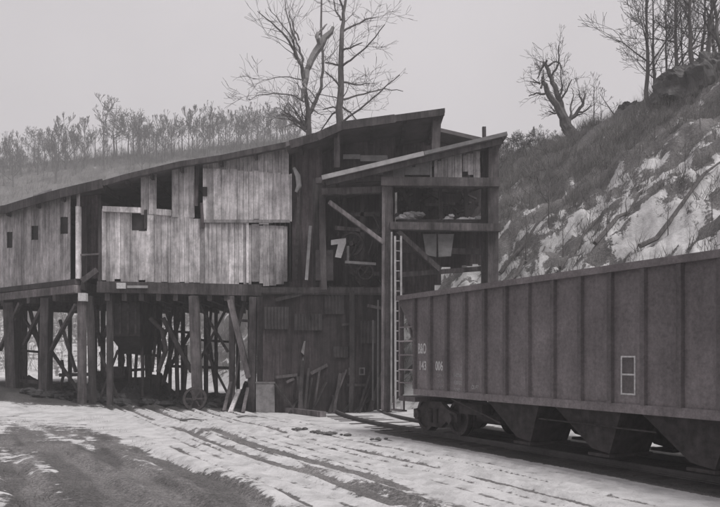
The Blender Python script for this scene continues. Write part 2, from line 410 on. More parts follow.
# left wing, running back to the left
W0 = Vector((X(80, YF), YF, 0)); WD = Vector((-.773, .634, 0)); WN = Vector((-.634, -.773, 0)); WL = 13.0
zwb = 4.93
m = MB(); s = 0.0
wins = [(2.05, 2.45), (3.95, 4.35), (.35 + .35, .35 + .8)]
def s_of(px):                                              # distance along the wing wall of a photo column
    k = (px - CX) / F; return (W0.x - k * W0.y) / (k * WD.y - WD.x)
wins = [(s_of(12.5), s_of(8), 232, 248), (s_of(38.5), s_of(33.5), 226, 240), (s_of(67), s_of(61.5), 217, 234)]
while s < WL:
    wd = .2 * R.uniform(.7, 1.3); c = W0 + WD * (s + wd / 2); zt = 8.35
    tn = .88 * (1 + R.uniform(-.14, .14))
    pcs = [(zwb + R.uniform(-.06, .03), zt)]
    for a, b, y0, y1 in wins:
        if a - .05 < s + wd / 2 < b + .05:
            Yc = c.y; pcs = [(pcs[0][0], Z(y1, Yc)), (Z(y0, Yc), zt)]
    if s_of(77) < s + wd / 2 < s_of(72): pcs = [(Z(232, c.y) + 1.6, zt)]
    for z0, z1 in pcs:
        q0 = W0 + WD * s; q1 = W0 + WD * (s + wd - .012); t3 = WN * .03
        m.hexa([(q0 + Vector((0, 0, z0))), (q1 + Vector((0, 0, z0))), (q1 + t3 + Vector((0, 0, z0))), (q0 + t3 + Vector((0, 0, z0))),
                (q0 + Vector((0, 0, z1))), (q1 + Vector((0, 0, z1))), (q1 + t3 + Vector((0, 0, z1))), (q0 + t3 + Vector((0, 0, z1)))], tn)
    s += wd
m.build('wing_wall', M['board'], tip)
for a, b, y0, y1 in wins:
    c0 = W0 + WD * (a - .15) - WN * .08; c1 = W0 + WD * (b + .15) - WN * .08; Yc = c0.y
    m = MB(); m.beam(c0 + Vector((0, 0, (Z(y0, Yc) + Z(y1, Yc)) / 2)), c1 + Vector((0, 0, (Z(y0, Yc) + Z(y1, Yc)) / 2)), .05, 1.0, .7); m.build('window', M['dark_metal'], tip)
# recessed doorway between wing and front
m = MB(); boards(m, 80, 102, [(80, 190), (102, 186)], [(80, 280), (102, 280)], YF + .9, tone=2.2, tv=.2, bw=.22); m.build('recess_wall', M['dark_board'], tip)
m = MB(); m.box((X(77, YF), YF - .15, Z(279, YF)), (X(81.5, YF), YF, Z(207, YF)), 1.0); m.build('door_post', M['board'], tip)
m = MB(); m.box((X(98.5, YF), YF - .05, Z(281, YF)), (X(101.6, YF), YF + .9, Z(200, YF)), .8); m.build('door_post', M['timber'], tip)
m = MB(); q0 = W0 + WD * s_of(78) - WN * .35; q1 = W0 + WD * s_of(69) - WN * .35
m.beam(q0 + Vector((0, 0, 6.3)), q1 + Vector((0, 0, 6.3)), .05, 2.9, .6); m.build('door', M['dark_board'], tip)
m = MB(); m.beam(P(80, 255, YF - .1), P(99, 254, YF - .1), .05, .07, 1.5); m.build('rail', M['timber'], tip); m = MB(); m.beam(P(82, 281, YF - .12), P(97, 270, YF - .12), .1, .2, 1.5); m.build('leaning_board', M['timber'], tip)

# roof of the long shed: boards carried on rafters, edge follows the photo line
YB = 38.0
def roof_strip(m, pts, th=.13, back=YB, tone=1.0):
    for a, b in zip(pts, pts[1:]):
        a = Vector(a); b = Vector(b); ab = Vector((a.x, max(back, a.y + 6), a.z - .1)); bb = Vector((b.x, max(back, b.y + 6), b.z - .1)); d = Vector((0, 0, -th))
        m.hexa([a + d, b + d, bb + d, ab + d, a, b, bb, ab], tone)
rp = []
q = W0 + WD * WL + WN * .35; rp.append(Vector((q.x, q.y, 8.62)))
for px in (15, 45, 70):
    s_ = s_of(px); q = W0 + WD * s_ + WN * .4; rp.append(Vector((q.x, q.y, Z(interp(px, [(15, 206.5), (45, 197.5), (70, 190.5)]), q.y))))
for px in (103, 125, 150, 180, 220, 255, 290): rp.append(P(px, interp(px, ROOF), YF - .5))
m = MB(); roof_strip(m, rp); m.build('roof', M['tin'], tip)
for a, b in zip(rp, rp[1:]):
    n = max(1, int((b - a).length / 1.3))
    for k in range(n):
        c = a.lerp(b, k / n); m = MB(); m.beam(c + Vector((0, .15, -.25)), Vector((c.x, YB - .3, c.z - .33)), .09, .18, 1.0); m.build('rafter', M['timber'], tip)
for a, b in zip(rp[:-1], rp[1:]):
    if (b - a).length < .3: continue
    m = MB(); dd = (b - a).normalized(); thk = .34 if a.x < -10.5 else .2
    m.beam(a + Vector((0, -.03, -.12)), b + Vector((0, -.03, -.12)) - dd * .004, .05, thk, .9); m.build('fascia_board', M['timber'], tip)
m = MB(); m.beam(P(41, 197.5, 31.6), P(60, 191.2, 30.7), .7, .07, 1.0); m.build('roof_patch', M['pale'], tip)
# wall plate under the roof, floor deck, back wall
m = MB(); m.box((X(100, YF), YF + .2, Z(286, YF) - .05), (X(292, YF), YB, Z(281, YF)), 1); m.build('floor_deck', M['timber'], tip)
m = MB(); m.hexa([W0 + Vector((0, .1, 4.55)), W0 + WD * WL + Vector((0, 0.1, 4.55)), W0 + WD * WL + Vector((8, 6, 4.55)), Vector((X(100, YF), 38, 4.55)),
                  W0 + Vector((0, .1, 4.85)), W0 + WD * WL + Vector((0, 0.1, 4.85)), W0 + WD * WL + Vector((8, 6, 4.85)), Vector((X(100, YF), 38, 4.85))], 1); m.build('floor_deck', M['timber'], tip)
m = MB(); xx = -20
while xx < 1.5:
    wd = .24; m.box((xx, YB - .04 + R.uniform(-.01, .01), 4.6), (xx + wd - .01, YB, 8.35 + (max(0, xx + 9.5)) * .22), .8 + R.uniform(-.15, .15)); xx += wd
m.build('back_wall', M['dark_board'], tip)  # dark boards put the interior's shade into the colour
m = MB()
xx = YF + .3
while xx < YB: m.box((X(291, YF), xx, 4.8), (X(291, YF) + .03, xx + .22, 9.9), .9 + R.uniform(-.15, .15)); xx += .23
m.build('side_wall', M['dark_board'], tip)
# sill beams
m = MB(); m.beam(P(98, 287, YF - .02), P(262, 290.5, YF - .02), .3, .42, .95); m.build('sill_beam', M['timber'], tip)
q0 = W0 + WN * .1; q1 = W0 + WD * WL + WN * .1
m = MB(); m.beam(q0 + Vector((0, 0, 4.55)), q1 + Vector((0, 0, 4.5)), .3, .3, 1.9); m.build('sill_beam', M['timber'], tip)
m = MB(); m.beam(q0 + Vector((0, 0, 4.82)), q1 + Vector((0, 0, 4.82)), .22, .2, .7); m.build('sill_beam', M['timber'], tip)
for px in (60, 34, 8, -20):
    q = W0 + WD * s_of(px); m = MB(); m.beam(q + WN * .25 + Vector((0, 0, 4.28)), q - WN * 5 + Vector((0, 0, 4.28)), .22, .26, .9); m.build('floor_joist', M['timber'], tip)
for px in range(108, 262, 17):
    m = MB(); m.beam(Vector((X(px, YF), YF - .1, 4.25)), Vector((X(px, YF), YB - .5, 4.25)), .18, .28, .9); m.build('floor_joist', M['timber'], tip)
m = MB(); m.box(P(116.5, 288.5, YF - .3), P(126, 283, YF - .2)); m.build('beam_end', M['white'], tip)
m = MB(); m.box(P(127, 288, YF - .26), P(148, 285.6, YF - .2), .8); m.build('batten', M['pale'], tip)
m = MB(); m.box(P(78, 301, YF - .35), P(88, 293.5, YF - .1)); m.build('bracket', M['white'], tip)

# posts: px, top y, foot y, distance, width
def post(px, yt, Y, wd, tone=1.0, lean=0, mt='timber', dp=None):
    x0 = X(px + lean, Y); z0 = height(x0, Y) - .25
    m = MB(); m.beam((x0, Y, z0), (X(px, Y), Y, Z(yt, Y)), wd, dp or wd, tone); return m.build('post', M[mt], tip)
q = W0 + WD * s_of(10)
post(10, 303, q.y, .42, 1.1, lean=3); post(18, 303, q.y + .6, .3, 1.0); post(-22, 303, 34.2, .4)
q = W0 + WD * s_of(46)
post(46, 298, q.y, .32, 1.15, lean=-2); post(50, 298, q.y + .3, .2, .9, lean=-1)
post(82, 297, YF - .15, .26, 1.3); post(90, 296, YF + .05, .22, .9, lean=3)
post(110, 295, YF + .1, .2, .8); post(194, 296, YF - .1, .34, 1.25, lean=4); post(232, 296, YF - .1, .2, 1.0)
post(253, 297, 28.45, .26, 1.2, lean=-1); post(260.5, 297, 28.5, .24, .9)
for px, Y, wd, ln in ((103, 33, .3, 0), (128, 34, .34, 2), (160, 33, .26, -2), (175, 32, .26, 3), (183, 35, .3, 0), (206, 34, .3, 0), (216, 36.5, .26, 0), (150, 36.5, .3, 0), (70, 35, .26, 0),
                      (120, 37.5, .28, 0), (95, 37.5, .3, 0), (238, 35, .28, 0), (25, 36.5, .3, 0), (40, 38, .26, 0), (170, 37.5, .26, 0), (142, 31, .2, 1), (250, 33, .3, 0)):
    post(px, interp(Y, [(29, 297), (38, 309)]), Y, wd * .55, .85, ln)
def brace(a, b, Y0, Y1=None, wd=.15, tone=1.0, name='brace', mt='timber', hg=None):
    Y1 = Y1 or Y0; m = MB(); m.beam(P(*a, Y0), P(*b, Y1), wd, hg or wd, tone); return m.build(name, M[mt], tip)
brace((76, 305), (50, 352), YF - .1, 30.6, .13, 1.0); brace((45, 303), (24, 345), 31.6, 32.4, .13, 1.1); brace((20, 303), (0, 350), 32, 33, .14, 1.8)
brace((92, 320), (103, 345), 29.2, 31, .13); brace((112, 318), (100, 345), 29.2, 31, .13); brace((60, 320), (76, 372), 30, 29.4, .1, .9)
brace((182, 305), (163, 385), 31, 33, .14, .9); brace((163, 318), (192, 372), 30, 30, .16, .9); brace((192, 330), (165, 375), 33, 33, .14)
brace((230, 300), (249, 378), 28.6, 28.35, .2, 1.7); brace((245, 300), (232, 350), 29.2, 29.2, .12); brace((205, 310), (216, 390), 31, 33, .13)
brace((262, 302), (250, 345), 28.7, 28.7, .12); brace((112, 300), (126, 345), 33, 34, .14); brace((30, 310), (47, 375), 34, 34, .13)
brace((60, 375), (100, 374), 31.5, 31, .14, .9); brace((8, 380), (50, 383), 33, 32, .14, .9)

for (a_, b_, Ya, Yb_, w_) in (((100, 352), (118, 398), 30, 30, .09), ((118, 350), (101, 396), 30.2, 30.2, .08), ((163, 300), (176, 345), 31.5, 31.5, .1), ((176, 302), (160, 350), 32, 32, .1), ((198, 302), (228, 352), 30.5, 30.5, .1),
    ((228, 305), (200, 360), 31, 31, .09), ((205, 350), (230, 398), 32, 32, .09), ((20, 312), (44, 350), 34, 33, .1), ((52, 352), (78, 390), 31, 30.4, .1), ((14, 350), (40, 352), 33, 33, .1), ((128, 352), (160, 356), 32.5, 32.5, .12), ((160, 330), (194, 333), 33, 33, .1),
    ((165, 366), (230, 368), 33.5, 33.5, .12), ((100, 372), (150, 369), 34, 34, .12), ((200, 340), (232, 342), 34, 34, .1), ((146, 310), (164, 352), 34, 34, .12), ((212, 300), (205, 385), 33.2, 33.2, .1), ((236, 320), (262, 322), 29, 29, .1), ((240, 350), (232, 405), 28.6, 28.4, .07), ((30, 330), (45, 300), 31, 31, .1)):
    brace(a_, b_, Ya, Yb_, w_, R.uniform(.8, 1.3))
for px, yt, yb, Y in ((122, 345, 375, 32), (129, 350, 392, 31.5), (137, 348, 388, 32), (146, 346, 380, 33), (154, 300, 372, 31.2), (170, 352, 392, 32), (186, 345, 392, 31), (217, 352, 396, 31.5), (62, 360, 388, 32.5), (98, 300, 345, 32)):
    m = MB(); m.tube([P(px, yt, Y), P(px + R.uniform(-2, 2), (yt + yb) / 2, Y), P(px + R.uniform(-2, 2), yb, Y)], [.06, .07, .05], 6, 1.0); m.build('pipe', M['iron'], tip)
# hanging bin under the deck
m = MB(); x0, x1 = X(117, 31), X(147, 31); z1, z2, z3 = Z(304, 31), Z(336, 31), Z(354, 31)
m.box((x0, 30, z2), (x1, 33.4, z1)); xm0, xm1 = X(124, 31), X(140, 31)
m.hexa([(xm0, 31, z3), (xm1, 31, z3), (xm1, 32.4, z3), (xm0, 32.4, z3), (x0, 30, z2), (x1, 30, z2), (x1, 33.4, z2), (x0, 33.4, z2)], .8)
m.build('loading_bin', M['dark_metal'], tip)
m = MB()
for k in range(4): xk = x0 + (x1 - x0) * (k + .5) / 4; m.box((xk - .04, 29.93, z2), (xk + .04, 29.998, z1), 1.2)
m.box((x0 - .03, 29.92, z2 - .04), (x1 + .03, 29.928, z2 + .03), .8)
m.build('bin_ribs', M['iron'], tip)
m = MB(); m.tube([P(150, 318, 30), P(162, 330, 30), P(166, 350, 30), P(158, 372, 30)], [.09] * 4, 8, 1.2); m.build('pipe', M['iron'], tip)
m = MB(); m.box((X(112, 33), 33, .1), (X(150, 33), 34.5, 1.1), .8); m.cyl((X(150, 33), 33.4, .8), (0, 1, 0), .45, .3, 16, 1.0); m.cyl((X(118, 33), 32.8, 1.3), (1, 0, 0), .3, .9, 14, 1.2); m.build('drive_motor', M['dark_metal'], tip)

# --- loading end on the right
YL = 27.8
ROOFB = [(286, 142), (317, 133), (342, 122), (445, 108)]
# lower dark wall of the loading shed, toned deeper to read as a shaded opening
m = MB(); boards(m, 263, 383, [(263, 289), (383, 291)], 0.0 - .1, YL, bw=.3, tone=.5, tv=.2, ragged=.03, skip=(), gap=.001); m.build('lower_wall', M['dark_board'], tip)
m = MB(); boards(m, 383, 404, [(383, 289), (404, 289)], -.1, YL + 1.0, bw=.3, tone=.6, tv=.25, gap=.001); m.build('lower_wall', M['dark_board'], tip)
for y in (292,):
    m = MB(); m.beam(P(262.5, y, YL - .09), P(384, y + 1, YL - .09), .1, .16, .6); m.build('girt', M['timber'], tip)
for px in (352,):
    m = MB(); m.box((X(px, YL) - .09, YL - .2, -.1), (X(px, YL) + .09, YL - .04, Z(291, YL)), .55); m.build('stud', M['timber'], tip)
xs = X(263, YL); m = MB(); yy = YL + .05
while yy < 36: m.box((xs, yy, -.1), (xs + .03, yy + .28, 4.5), .8 + R.uniform(-.2, .2)); yy += .29
m.build('side_wall', M['dark_board'], tip)
for px in (348.5, 359):
    m = MB(); x0 = X(px, YL - .14); x1 = X(px + 6, YL - .14); z0, z1 = Z(375, YL), Z(367.5, YL); e = .045
    m.box((x0, YL - .06, z0), (x0 + e, YL - .032, z1)); m.box((x1 - e, YL - .06, z0), (x1, YL - .032, z1)); m.box((x0 + e, YL - .06, z0), (x1 - e, YL - .032, z0 + e)); m.box((x0 + e, YL - .06, z1 - e), (x1 - e, YL - .032, z1))
    m.build('window_frame', M['concrete'], tip)
m = MB(); m.prism([P(301, 352, YL - .09), P(304, 341, YL - .09), P(305.5, 341, YL - .09), P(304, 355, YL - .09)], (0, .05, 0)); m.prism([P(301.5, 362, YL - .09), P(303, 357, YL - .09), P(304, 362, YL - .09)], (0, .05, 0), .8); m.build('torn_sheet', M['concrete'], tip)
rc = random.Random(77)
for k in range(20):                                          # scrap timber, rods and sheets against the dark lower wall
    px = rc.uniform(290, 380); h_ = rc.uniform(.3, 1.9); x_ = X(px, YL); g_ = height(np.array([x_]), np.array([YL - .4]))[0]
    m = MB(); m.beam((x_, YL - rc.uniform(.25, .6), g_ - .05), (x_ + rc.gauss(0, .35), YL - .12, g_ + h_), rc.uniform(.05, .16), rc.uniform(.03, .07), rc.uniform(.35, .8)); m.build('scrap_timber', M['timber'], tip)
for k in range(7):
    px = rc.uniform(270, 372); y = rc.uniform(298, 385)
    m = MB(); m.beam(P(px, y, YL - .1), P(px + rc.uniform(6, 34), y + rc.gauss(0, 5), YL - .1), .05, rc.uniform(.05, .14), rc.uniform(.5, 1.3)); m.build('loose_board', M['timber'], tip)
for k, (px, y, wd_, hh) in enumerate(((276, 318, .9, .8), (308, 322, 1.0, .6), (334, 300, .7, 1.0), (368, 332, .55, .8), (344, 352, .8, .4))):
    m = MB(); c_ = P(px, y, YL - .12); m.box((c_.x - wd_ / 2, YL - .09, c_.z - hh / 2), (c_.x + wd_ / 2, YL - .045 - k * .002, c_.z + hh / 2), .8)
    for q in range(int(wd_ / .12)): m.cyl((c_.x - wd_ / 2 + .06 + q * .12, YL - .09, c_.z), (0, 0, 1), .035, hh * .98, 8, .9)
    m.build('ribbed_sheet', M['dark_metal'], tip)
# middle wall with the interior darkness in its colour, and floor above
m = MB(); m.box((X(262, YL), YL - .15, 4.3), (X(404, YL), 30.3, 4.5), .9); m.build('floor_deck', M['timber'], tip)
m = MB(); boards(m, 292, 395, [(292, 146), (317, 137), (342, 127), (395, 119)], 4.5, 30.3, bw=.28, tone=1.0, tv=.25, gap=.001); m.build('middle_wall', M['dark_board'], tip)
m = MB(); boards(m, 292, 322, [(292, 146), (322, 136)], [(292, 289), (322, 289)], 29.2, bw=.25, tone=1.1, tv=.25, gap=.001); m.build('middle_wall', M['dark_board'], tip)
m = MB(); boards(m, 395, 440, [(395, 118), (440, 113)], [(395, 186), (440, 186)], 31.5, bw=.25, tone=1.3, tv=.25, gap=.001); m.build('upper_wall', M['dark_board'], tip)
m = MB(); boards(m, 343, 388, [(343, 153), (388, 156)], [(343, 158), (388, 160)], 29.9, bw=1.2, tone=1.0, tv=.05); m.build('pale_batten', M['pale'], tip)
m = MB(); boards(m, 347, 432, [(347, 173), (432, 159)], [(347, 177), (400, 176), (432, 175)], 26.85, bw=.5, tone=.62, tv=.12); m.build('wall_strip', M['pale'], tip)
m = MB(); boards(m, 434, 462, [(434, 156), (462, 149)], [(434, 179), (462, 179)], 26.85, bw=.16, tone=.72, tv=.2); boards(m, 462.5, 480, [(462, 154), (480, 150)], [(462, 172), (480, 179)], 26.9, bw=.2, tone=.62, tv=.2); m.build('plank_wall', M['board'], tip)
m = MB(); m.prism([P(412, 133, 31.4), P(427, 136, 31.4), P(427, 141, 31.4), P(412, 139, 31.4)], (0, .04, 0), .6); m.build('loose_sheet', M['pale'], tip)
# upper roof
m = MB(); roof_strip(m, [P(px, interp(px, ROOFB), 28.0) for px in (286, 317, 342, 380, 420, 445)], th=.16, back=36); m.build('upper_roof', M['tin'], tip)
for a, b in zip((290, 317, 342, 395), (317, 342, 395, 444)):
    m = MB(); m.beam(P(a, interp(a, ROOFB) + 4, 28.05), P(b, interp(b, ROOFB) + 4, 28.05), .12, .3 if a < 395 else .24, .9); m.build('fascia_board', M['timber'], tip)
for px in (300, 335, 372, 405, 436):
    m = MB(); m.beam(P(px, interp(px, ROOFB) + 8, 28.3), Vector((X(px, 28.3), 35.8, Z(interp(px, ROOFB) + 8, 28.3) - .1)), .14, .24, .8); m.build('rafter', M['timber'], tip)
m = MB(); m.beam(P(437, 112, 28.5), P(434, 186, 28.5), .3, .3, 1.1); m.build('post', M['timber'], tip)
m = MB(); m.beam(P(337, 128, 28.6), P(337, 168, 28.6), .22, .22, 1.5); m.build('post', M['timber'], tip)
# rear lower roof and its mast
m = MB(); a, b = P(436, 127, 31), P(484, 138, 31); m.hexa([a + Vector((0, 0, -.15)), b + Vector((0, 0, -.15)), b + Vector((0, 5, -.15)), a + Vector((0, 5, -.15)), a, b, b + Vector((0, 5, 0)), a + Vector((0, 5, 0))]); m.build('rear_roof', M['tin'], tip)
m = MB(); boards(m, 441, 483, [(441, 130), (483, 139)], [(441, 190), (483, 190)], 32.4, bw=.25, tone=1.2); m.build('rear_wall', M['dark_board'], tip)
m = MB(); m.beam(P(484, 127, 30.8), P(485, 182, 30.8), .14, .14, 1.0); m.build('post', M['timber'], tip)
# lean-to roof over the loading frame
YT = 26.4
a, b = P(322, 177, YT), P(507, 133, YT)
m = MB(); d = Vector((0, 0, -.12)); k = Vector((0, 5, .0)); a2 = a + k; b2 = b + k
m.hexa([a + d, b + d, b2 + d, a2 + d, a, b, b2, a2]); m.build('lean_to_roof', M['tin'], tip)
m = MB(); m.beam(a + Vector((0, -.035, -.03)), a.lerp(b, .55) + Vector((0, -.035, -.03)), .06, .15, 1.0); m.build('bright_edge_strip', M['pale'], tip)
m = MB(); m.beam(a.lerp(b, .552) + Vector((0, -.035, -.03)), b + Vector((0, -.035, -.03)), .06, .13, .5); m.build('edge_strip', M['pale'], tip)
m = MB(); m.beam(a.lerp(b, .02) + Vector((0, .1, -.22)), a.lerp(b, .98) + Vector((0, .1, -.22)), .1, .18, .9); m.build('rafter_beam', M['timber'], tip)
for k_ in range(7):
    c = a.lerp(b, .08 + k_ * .14); m = MB(); m.beam(c + Vector((0, .28, -.22)), c + Vector((0, 4.9, -.22)), .1, .18, .9); m.build('rafter', M['timber'], tip)
def bar(p0, p1, Y0, wd, name, mt='timber', tone=1.0, Y1=None, hg=None):
    m = MB(); m.beam(P(*p0, Y0), P(*p1, Y1 or Y0), wd, hg or wd, tone); return m.build(name, M[mt], tip)
bar((388, 168), (387, 411), 26.9, .34, 'post', tone=1.15)
bar((383.5, 182), (382.5, 410), 26.75, .1, 'post', tone=2.0)
bar((493, 141), (492, 305), 27.0, .36, 'post', tone=1.1); bar((484, 145), (484, 305), 27.3, .18, 'post', tone=.8)
bar((322, 182), (324, 290), 27.2, .2, 'post', tone=1.0); bar((316, 180), (316, 290), 28.0, .22, 'post', tone=.7)
bar((381, 182), (499, 183), 26.75, .3, 'cross_beam', tone=1.05); bar((390, 226), (500, 228), 26.75, .26, 'cross_beam', tone=1.25)
bar((322, 192), (383, 190), 27.0, .22, 'cross_beam', tone=1.3); bar((316, 181), (384, 178), 26.9, .2, 'cross_beam', tone=.9)
bar((329, 202), (384, 243), 26.8, .24, 'brace', tone=1.9, hg=.14); bar((398, 232), (440, 270), 27.2, .28, 'brace', tone=1.4, hg=.16)
bar((400, 188), (420, 222), 28.5, .16, 'brace', tone=.9); bar((488, 188), (470, 224), 28.2, .16, 'brace', tone=.9)
bar((425, 205), (455, 204), 28.8, .1, 'cross_beam', tone=1.8); bar((432, 190), (462, 192), 29, .1, 'cross_beam', tone=1.5)
bar((440, 186), (441, 226), 28, .14, 'post', tone=.8); bar((415, 186), (414, 226), 29, .14, 'post', tone=.8); bar((466, 186), (466, 226), 28.6, .14, 'post', tone=.8)
bar((398, 250), (492, 252), 28, .2, 'cross_beam', tone=.9); bar((398, 275), (490, 268), 27.6, .16, 'cross_beam', tone=1.2)
# bin front with coal, behind the lower beam
m = MB(); boards(m, 395, 489, [(395, 231), (489, 231)], [(395, 300), (432, 294), (446, 268), (489, 262)], 29.0, bw=.3, tone=1.0, tv=.25, gap=.001); m.build('bin_wall', M['dark_board'], tip)
m = MB(); boards(m, 397, 489, [(397, 186), (489, 186)], [(397, 228), (489, 228)], 31.8, bw=.3, tone=.7, tv=.25, gap=.001); m.build('bin_wall', M['dark_board'], tip)  # back boards coloured as the dark void behind the frame
m = MB(); m.box((X(395, 28.9), 27.2, Z(231, 29)), (X(489, 28.9), 31.8, Z(231, 29) + .12), .7); m.build('bin_deck', M['timber'], tip)
for k in range(34):
    px = rc.uniform(398, 486); y = rc.uniform(190, 224); Y_ = rc.uniform(28.2, 31); a_ = rc.uniform(-3.1, 3.1); l_ = rc.uniform(5, 20)
    y2 = min(228, max(187, y + l_ * math.sin(a_) * .7)); m = MB(); m.beam(P(px, y, Y_), P(px + l_ * math.cos(a_), y2, Y_ + rc.uniform(-.5, .5)), rc.uniform(.05, .16), rc.uniform(.05, .1), rc.uniform(.6, 1.5)); m.build('scrap_timber', M['timber'], tip)
for k in range(16):
    px = rc.uniform(326, 380); y = rc.uniform(186, 284); m = MB(); Y_ = rc.uniform(28.2, 29.6)
    m.beam(P(px, y, Y_), P(px + rc.uniform(-20, 20), min(286, y + rc.uniform(8, 40)), Y_ + .2), rc.uniform(.05, .14), .06, rc.uniform(.6, 1.6)); m.build('scrap_timber', M['timber'], tip)
for px, y, Y_, rr__ in ((352, 244, 28.6, .45), (430, 208, 29.5, .5), (458, 212, 29.2, .36), (366, 272, 28.4, .3)):
    c_ = P(px, y, Y_); m = MB(); m.ring(c_, (.2, 1, 0), rr__, rr__ * .82, .14, 20, 1.3); m.cyl(c_, (.2, 1, 0), rr__ * .2, .25, 10, 1.2)
    for q in range(5): d_ = Vector((math.cos(q * 1.257), 0, math.sin(q * 1.257))); m.beam(c_, c_ + d_ * rr__ * .85, .05, .05, 1.2)
    m.build('pulley', M['iron'], tip)
# pale double chute
m = MB()
m.prism([P(423, 234, 27.6), P(436.5, 234, 27.6), P(436.5, 257, 27.4), P(426, 255, 27.4)], (0, .12, 0), .42)
m.prism([P(438, 234, 27.6), P(454, 234, 27.6), P(451, 256, 27.4), P(438.5, 257, 27.4)], (0, .12, 0), .5)
m.build('chute', M['pale'], tip)
# conveyor box and bits at left of the loading frame
m = MB(); m.prism([P(331, 240, 27.1), P(346, 238, 27.1), P(346, 243, 27.1), P(341, 258, 27.1), P(335, 257, 27.1), P(338, 244, 27.1), P(331, 245, 27.1)], (0, .06, 0), 1.15); m.build('bent_sheet', M['pale'], tip)
m = MB(); m.box(P(316, 281, 27.9), P(333, 250, 27.6), 1.7); m.build('duct', M['dark_metal'], tip)
bar((310.5, 226), (306.5, 280), 27.5, .11, 'pipe', 'pale', .8); bar((345, 262), (376, 264), 27.4, .09, 'pipe', 'pale', .7); bar((348, 246), (348, 263), 27.4, .08, 'pipe', 'pale', .5)
m = MB(); m.tube([P(294, 168, 28.9), P(298, 176, 28.8), P(299, 186, 28.8), P(296, 192, 28.8)], [.06, .1, .1, .05], 8, 1.0); m.build('insulator', M['pale'], tip)
m = MB(); m.beam(P(299, 190, 28.9), P(296, 280, 28.9), .12, .12, 1.0); m.build('conduit', M['iron'], tip)
for (p0, p1) in (((345, 215), (380, 214)), ((335, 228), (382, 232)), ((350, 272), (380, 274))):
    bar(p0, p1, 28.6, .14, 'cross_beam', tone=1.4)
bar((362, 190), (362, 285), 28.6, .14, 'post', tone=.9); bar((345, 190), (346, 285), 29.3, .14, 'post', tone=1.1)
# ladder and pipes down the big post
lad = thing('ladder', 'tall narrow pale ladder running down the thick post of the tipple loading frame', 'ladder', (X(398, 26.5), 26.5, 0))
for px in (395, 401):
    m = MB(); m.beam(P(px, 236, 26.5), P(px + .5, 412, 26.5), .07, .06, 1.0); m.build('rail', M['pale'], lad)
for k in range(17):
    m = MB(); y = 241 + k * 10; m.cyl((P(395, y, 26.5) + P(401.4, y, 26.5)) / 2, (1, 0, 0), .018, .2, 6, .9); m.build('rung', M['pale'], lad)
for px, y0 in ((391.6, 232), (378, 300), (373, 320)):
    bar((px, y0), (px - .3, 411), 26.55 if px > 385 else 27.5, .06, 'pipe', 'pale', .8 if px > 385 else .35)

# ---------------------------------------------------------------- things standing around the tipple
def ground_at(x, y): return float(height(np.array([x]), np.array([y]))[0])
x, y = X(267, 28.0), 28.0; gz = ground_at(x, y)
t = thing('concrete_block', 'grey square concrete block standing on the snow at the corner post of the tipple', 'block', (x, y, gz))
m = MB(); m.box((X(257, y), y - .3, gz - .1), (X(275.5, y), y + .1, Z(383, y)), 1.1); m.build('body', M['concrete'], t)
m = MB(); m.box((X(256.6, y), y - .32, Z(383, y)), (X(276, y), y + .12, Z(383, y) + .05), .8); m.build('lid', M['concrete'], t)
m = MB(); m.box((X(266, y + .15), y + .14, Z(379, y)-.3), (X(270.5, y + .15), y + .2, Z(354, y)), 1.0); tag(m.build('white_board', M['white'], None), 'narrow white upright board sticking up behind the concrete block', 'board')
m = MB(); m.cyl((X(279, y), y - .1, gz + .1), (0, 1, 0), .13, .12, 12, 1.2); tag(m.build('pipe_end', M['concrete'], None), 'small round pipe end lying beside the concrete block', 'pipe')
def lying(name, label, cat, p0, p1, r, mt, tone=1.0, flat=None, rest=0):
    a = Vector((X(p0[0], p0[1]), p0[1], 0)); b = Vector((X(p1[0], p1[1]), p1[1], 0))
    a.z = ground_at(a.x, a.y) + r + p0[2]; b.z = ground_at(b.x, b.y) + r + p1[2]
    m = MB()
    if flat: m.beam(a, b, flat, r * 2, tone)
    else: m.tube([a, a.lerp(b, .5) + Vector((0, 0, .02)), b], [r, r * .95, r * .8], 8, tone)
    return tag(m.build(name, M[mt], None), label, cat)
lying('timber_beam', 'heavy square timber lying on the snow in front of the dark lower wall', 'timber', (285, 28.0, 0), (323, 25.7, 0), .09, 'timber', 1.6, .24)
lying('plank', 'pale leaning plank propped against the post left of the concrete block', 'plank', (230, 27.4, .0), (239, 28.2, .75), .035, 'board', 1.0, .14)
lying('plank', 'dark leaning plank crossing beside the pale plank near the corner post', 'plank', (224, 27.6, .0), (231, 28.3, 1.0), .03, 'timber', 1.2, .12)
lying('plank', 'dark short plank propped up closest to the concrete block', 'plank', (243, 27.5, .0), (248, 28.2, .85), .03, 'timber', 1.5, .12)
def wheel_ring(name, label, px, Y, r, ry=0):
    x = X(px, Y); g = ground_at(x, Y)
    t = thing(name, label, 'wheel', (x, Y, g)); ax = (math.sin(ry), math.cos(ry), -.12)
    m = MB(); m.ring((x, Y, g + r), ax, r, r * .80, .12, 24, 1.0); m.build('rim', M['iron'], t)
    m = MB(); m.cyl((x, Y, g + r), ax, r * .16, .2, 12, 1.2); m.build('hub', M['iron'], t)
    for k in range(6):
        th = k * math.pi / 3; d = Vector((math.cos(th), 0, math.sin(th)))
        m = MB(); m.beam(Vector((x, Y, g + r)) + d * r * .14, Vector((x, Y, g + r)) + d * r * .74, .05, .05, 1.2); m.build('spoke', M['iron'], t)
wheel_ring('pulley_wheel', 'rusty spoked iron pulley wheel leaning against a middle post', 195, YF - .5, .44)
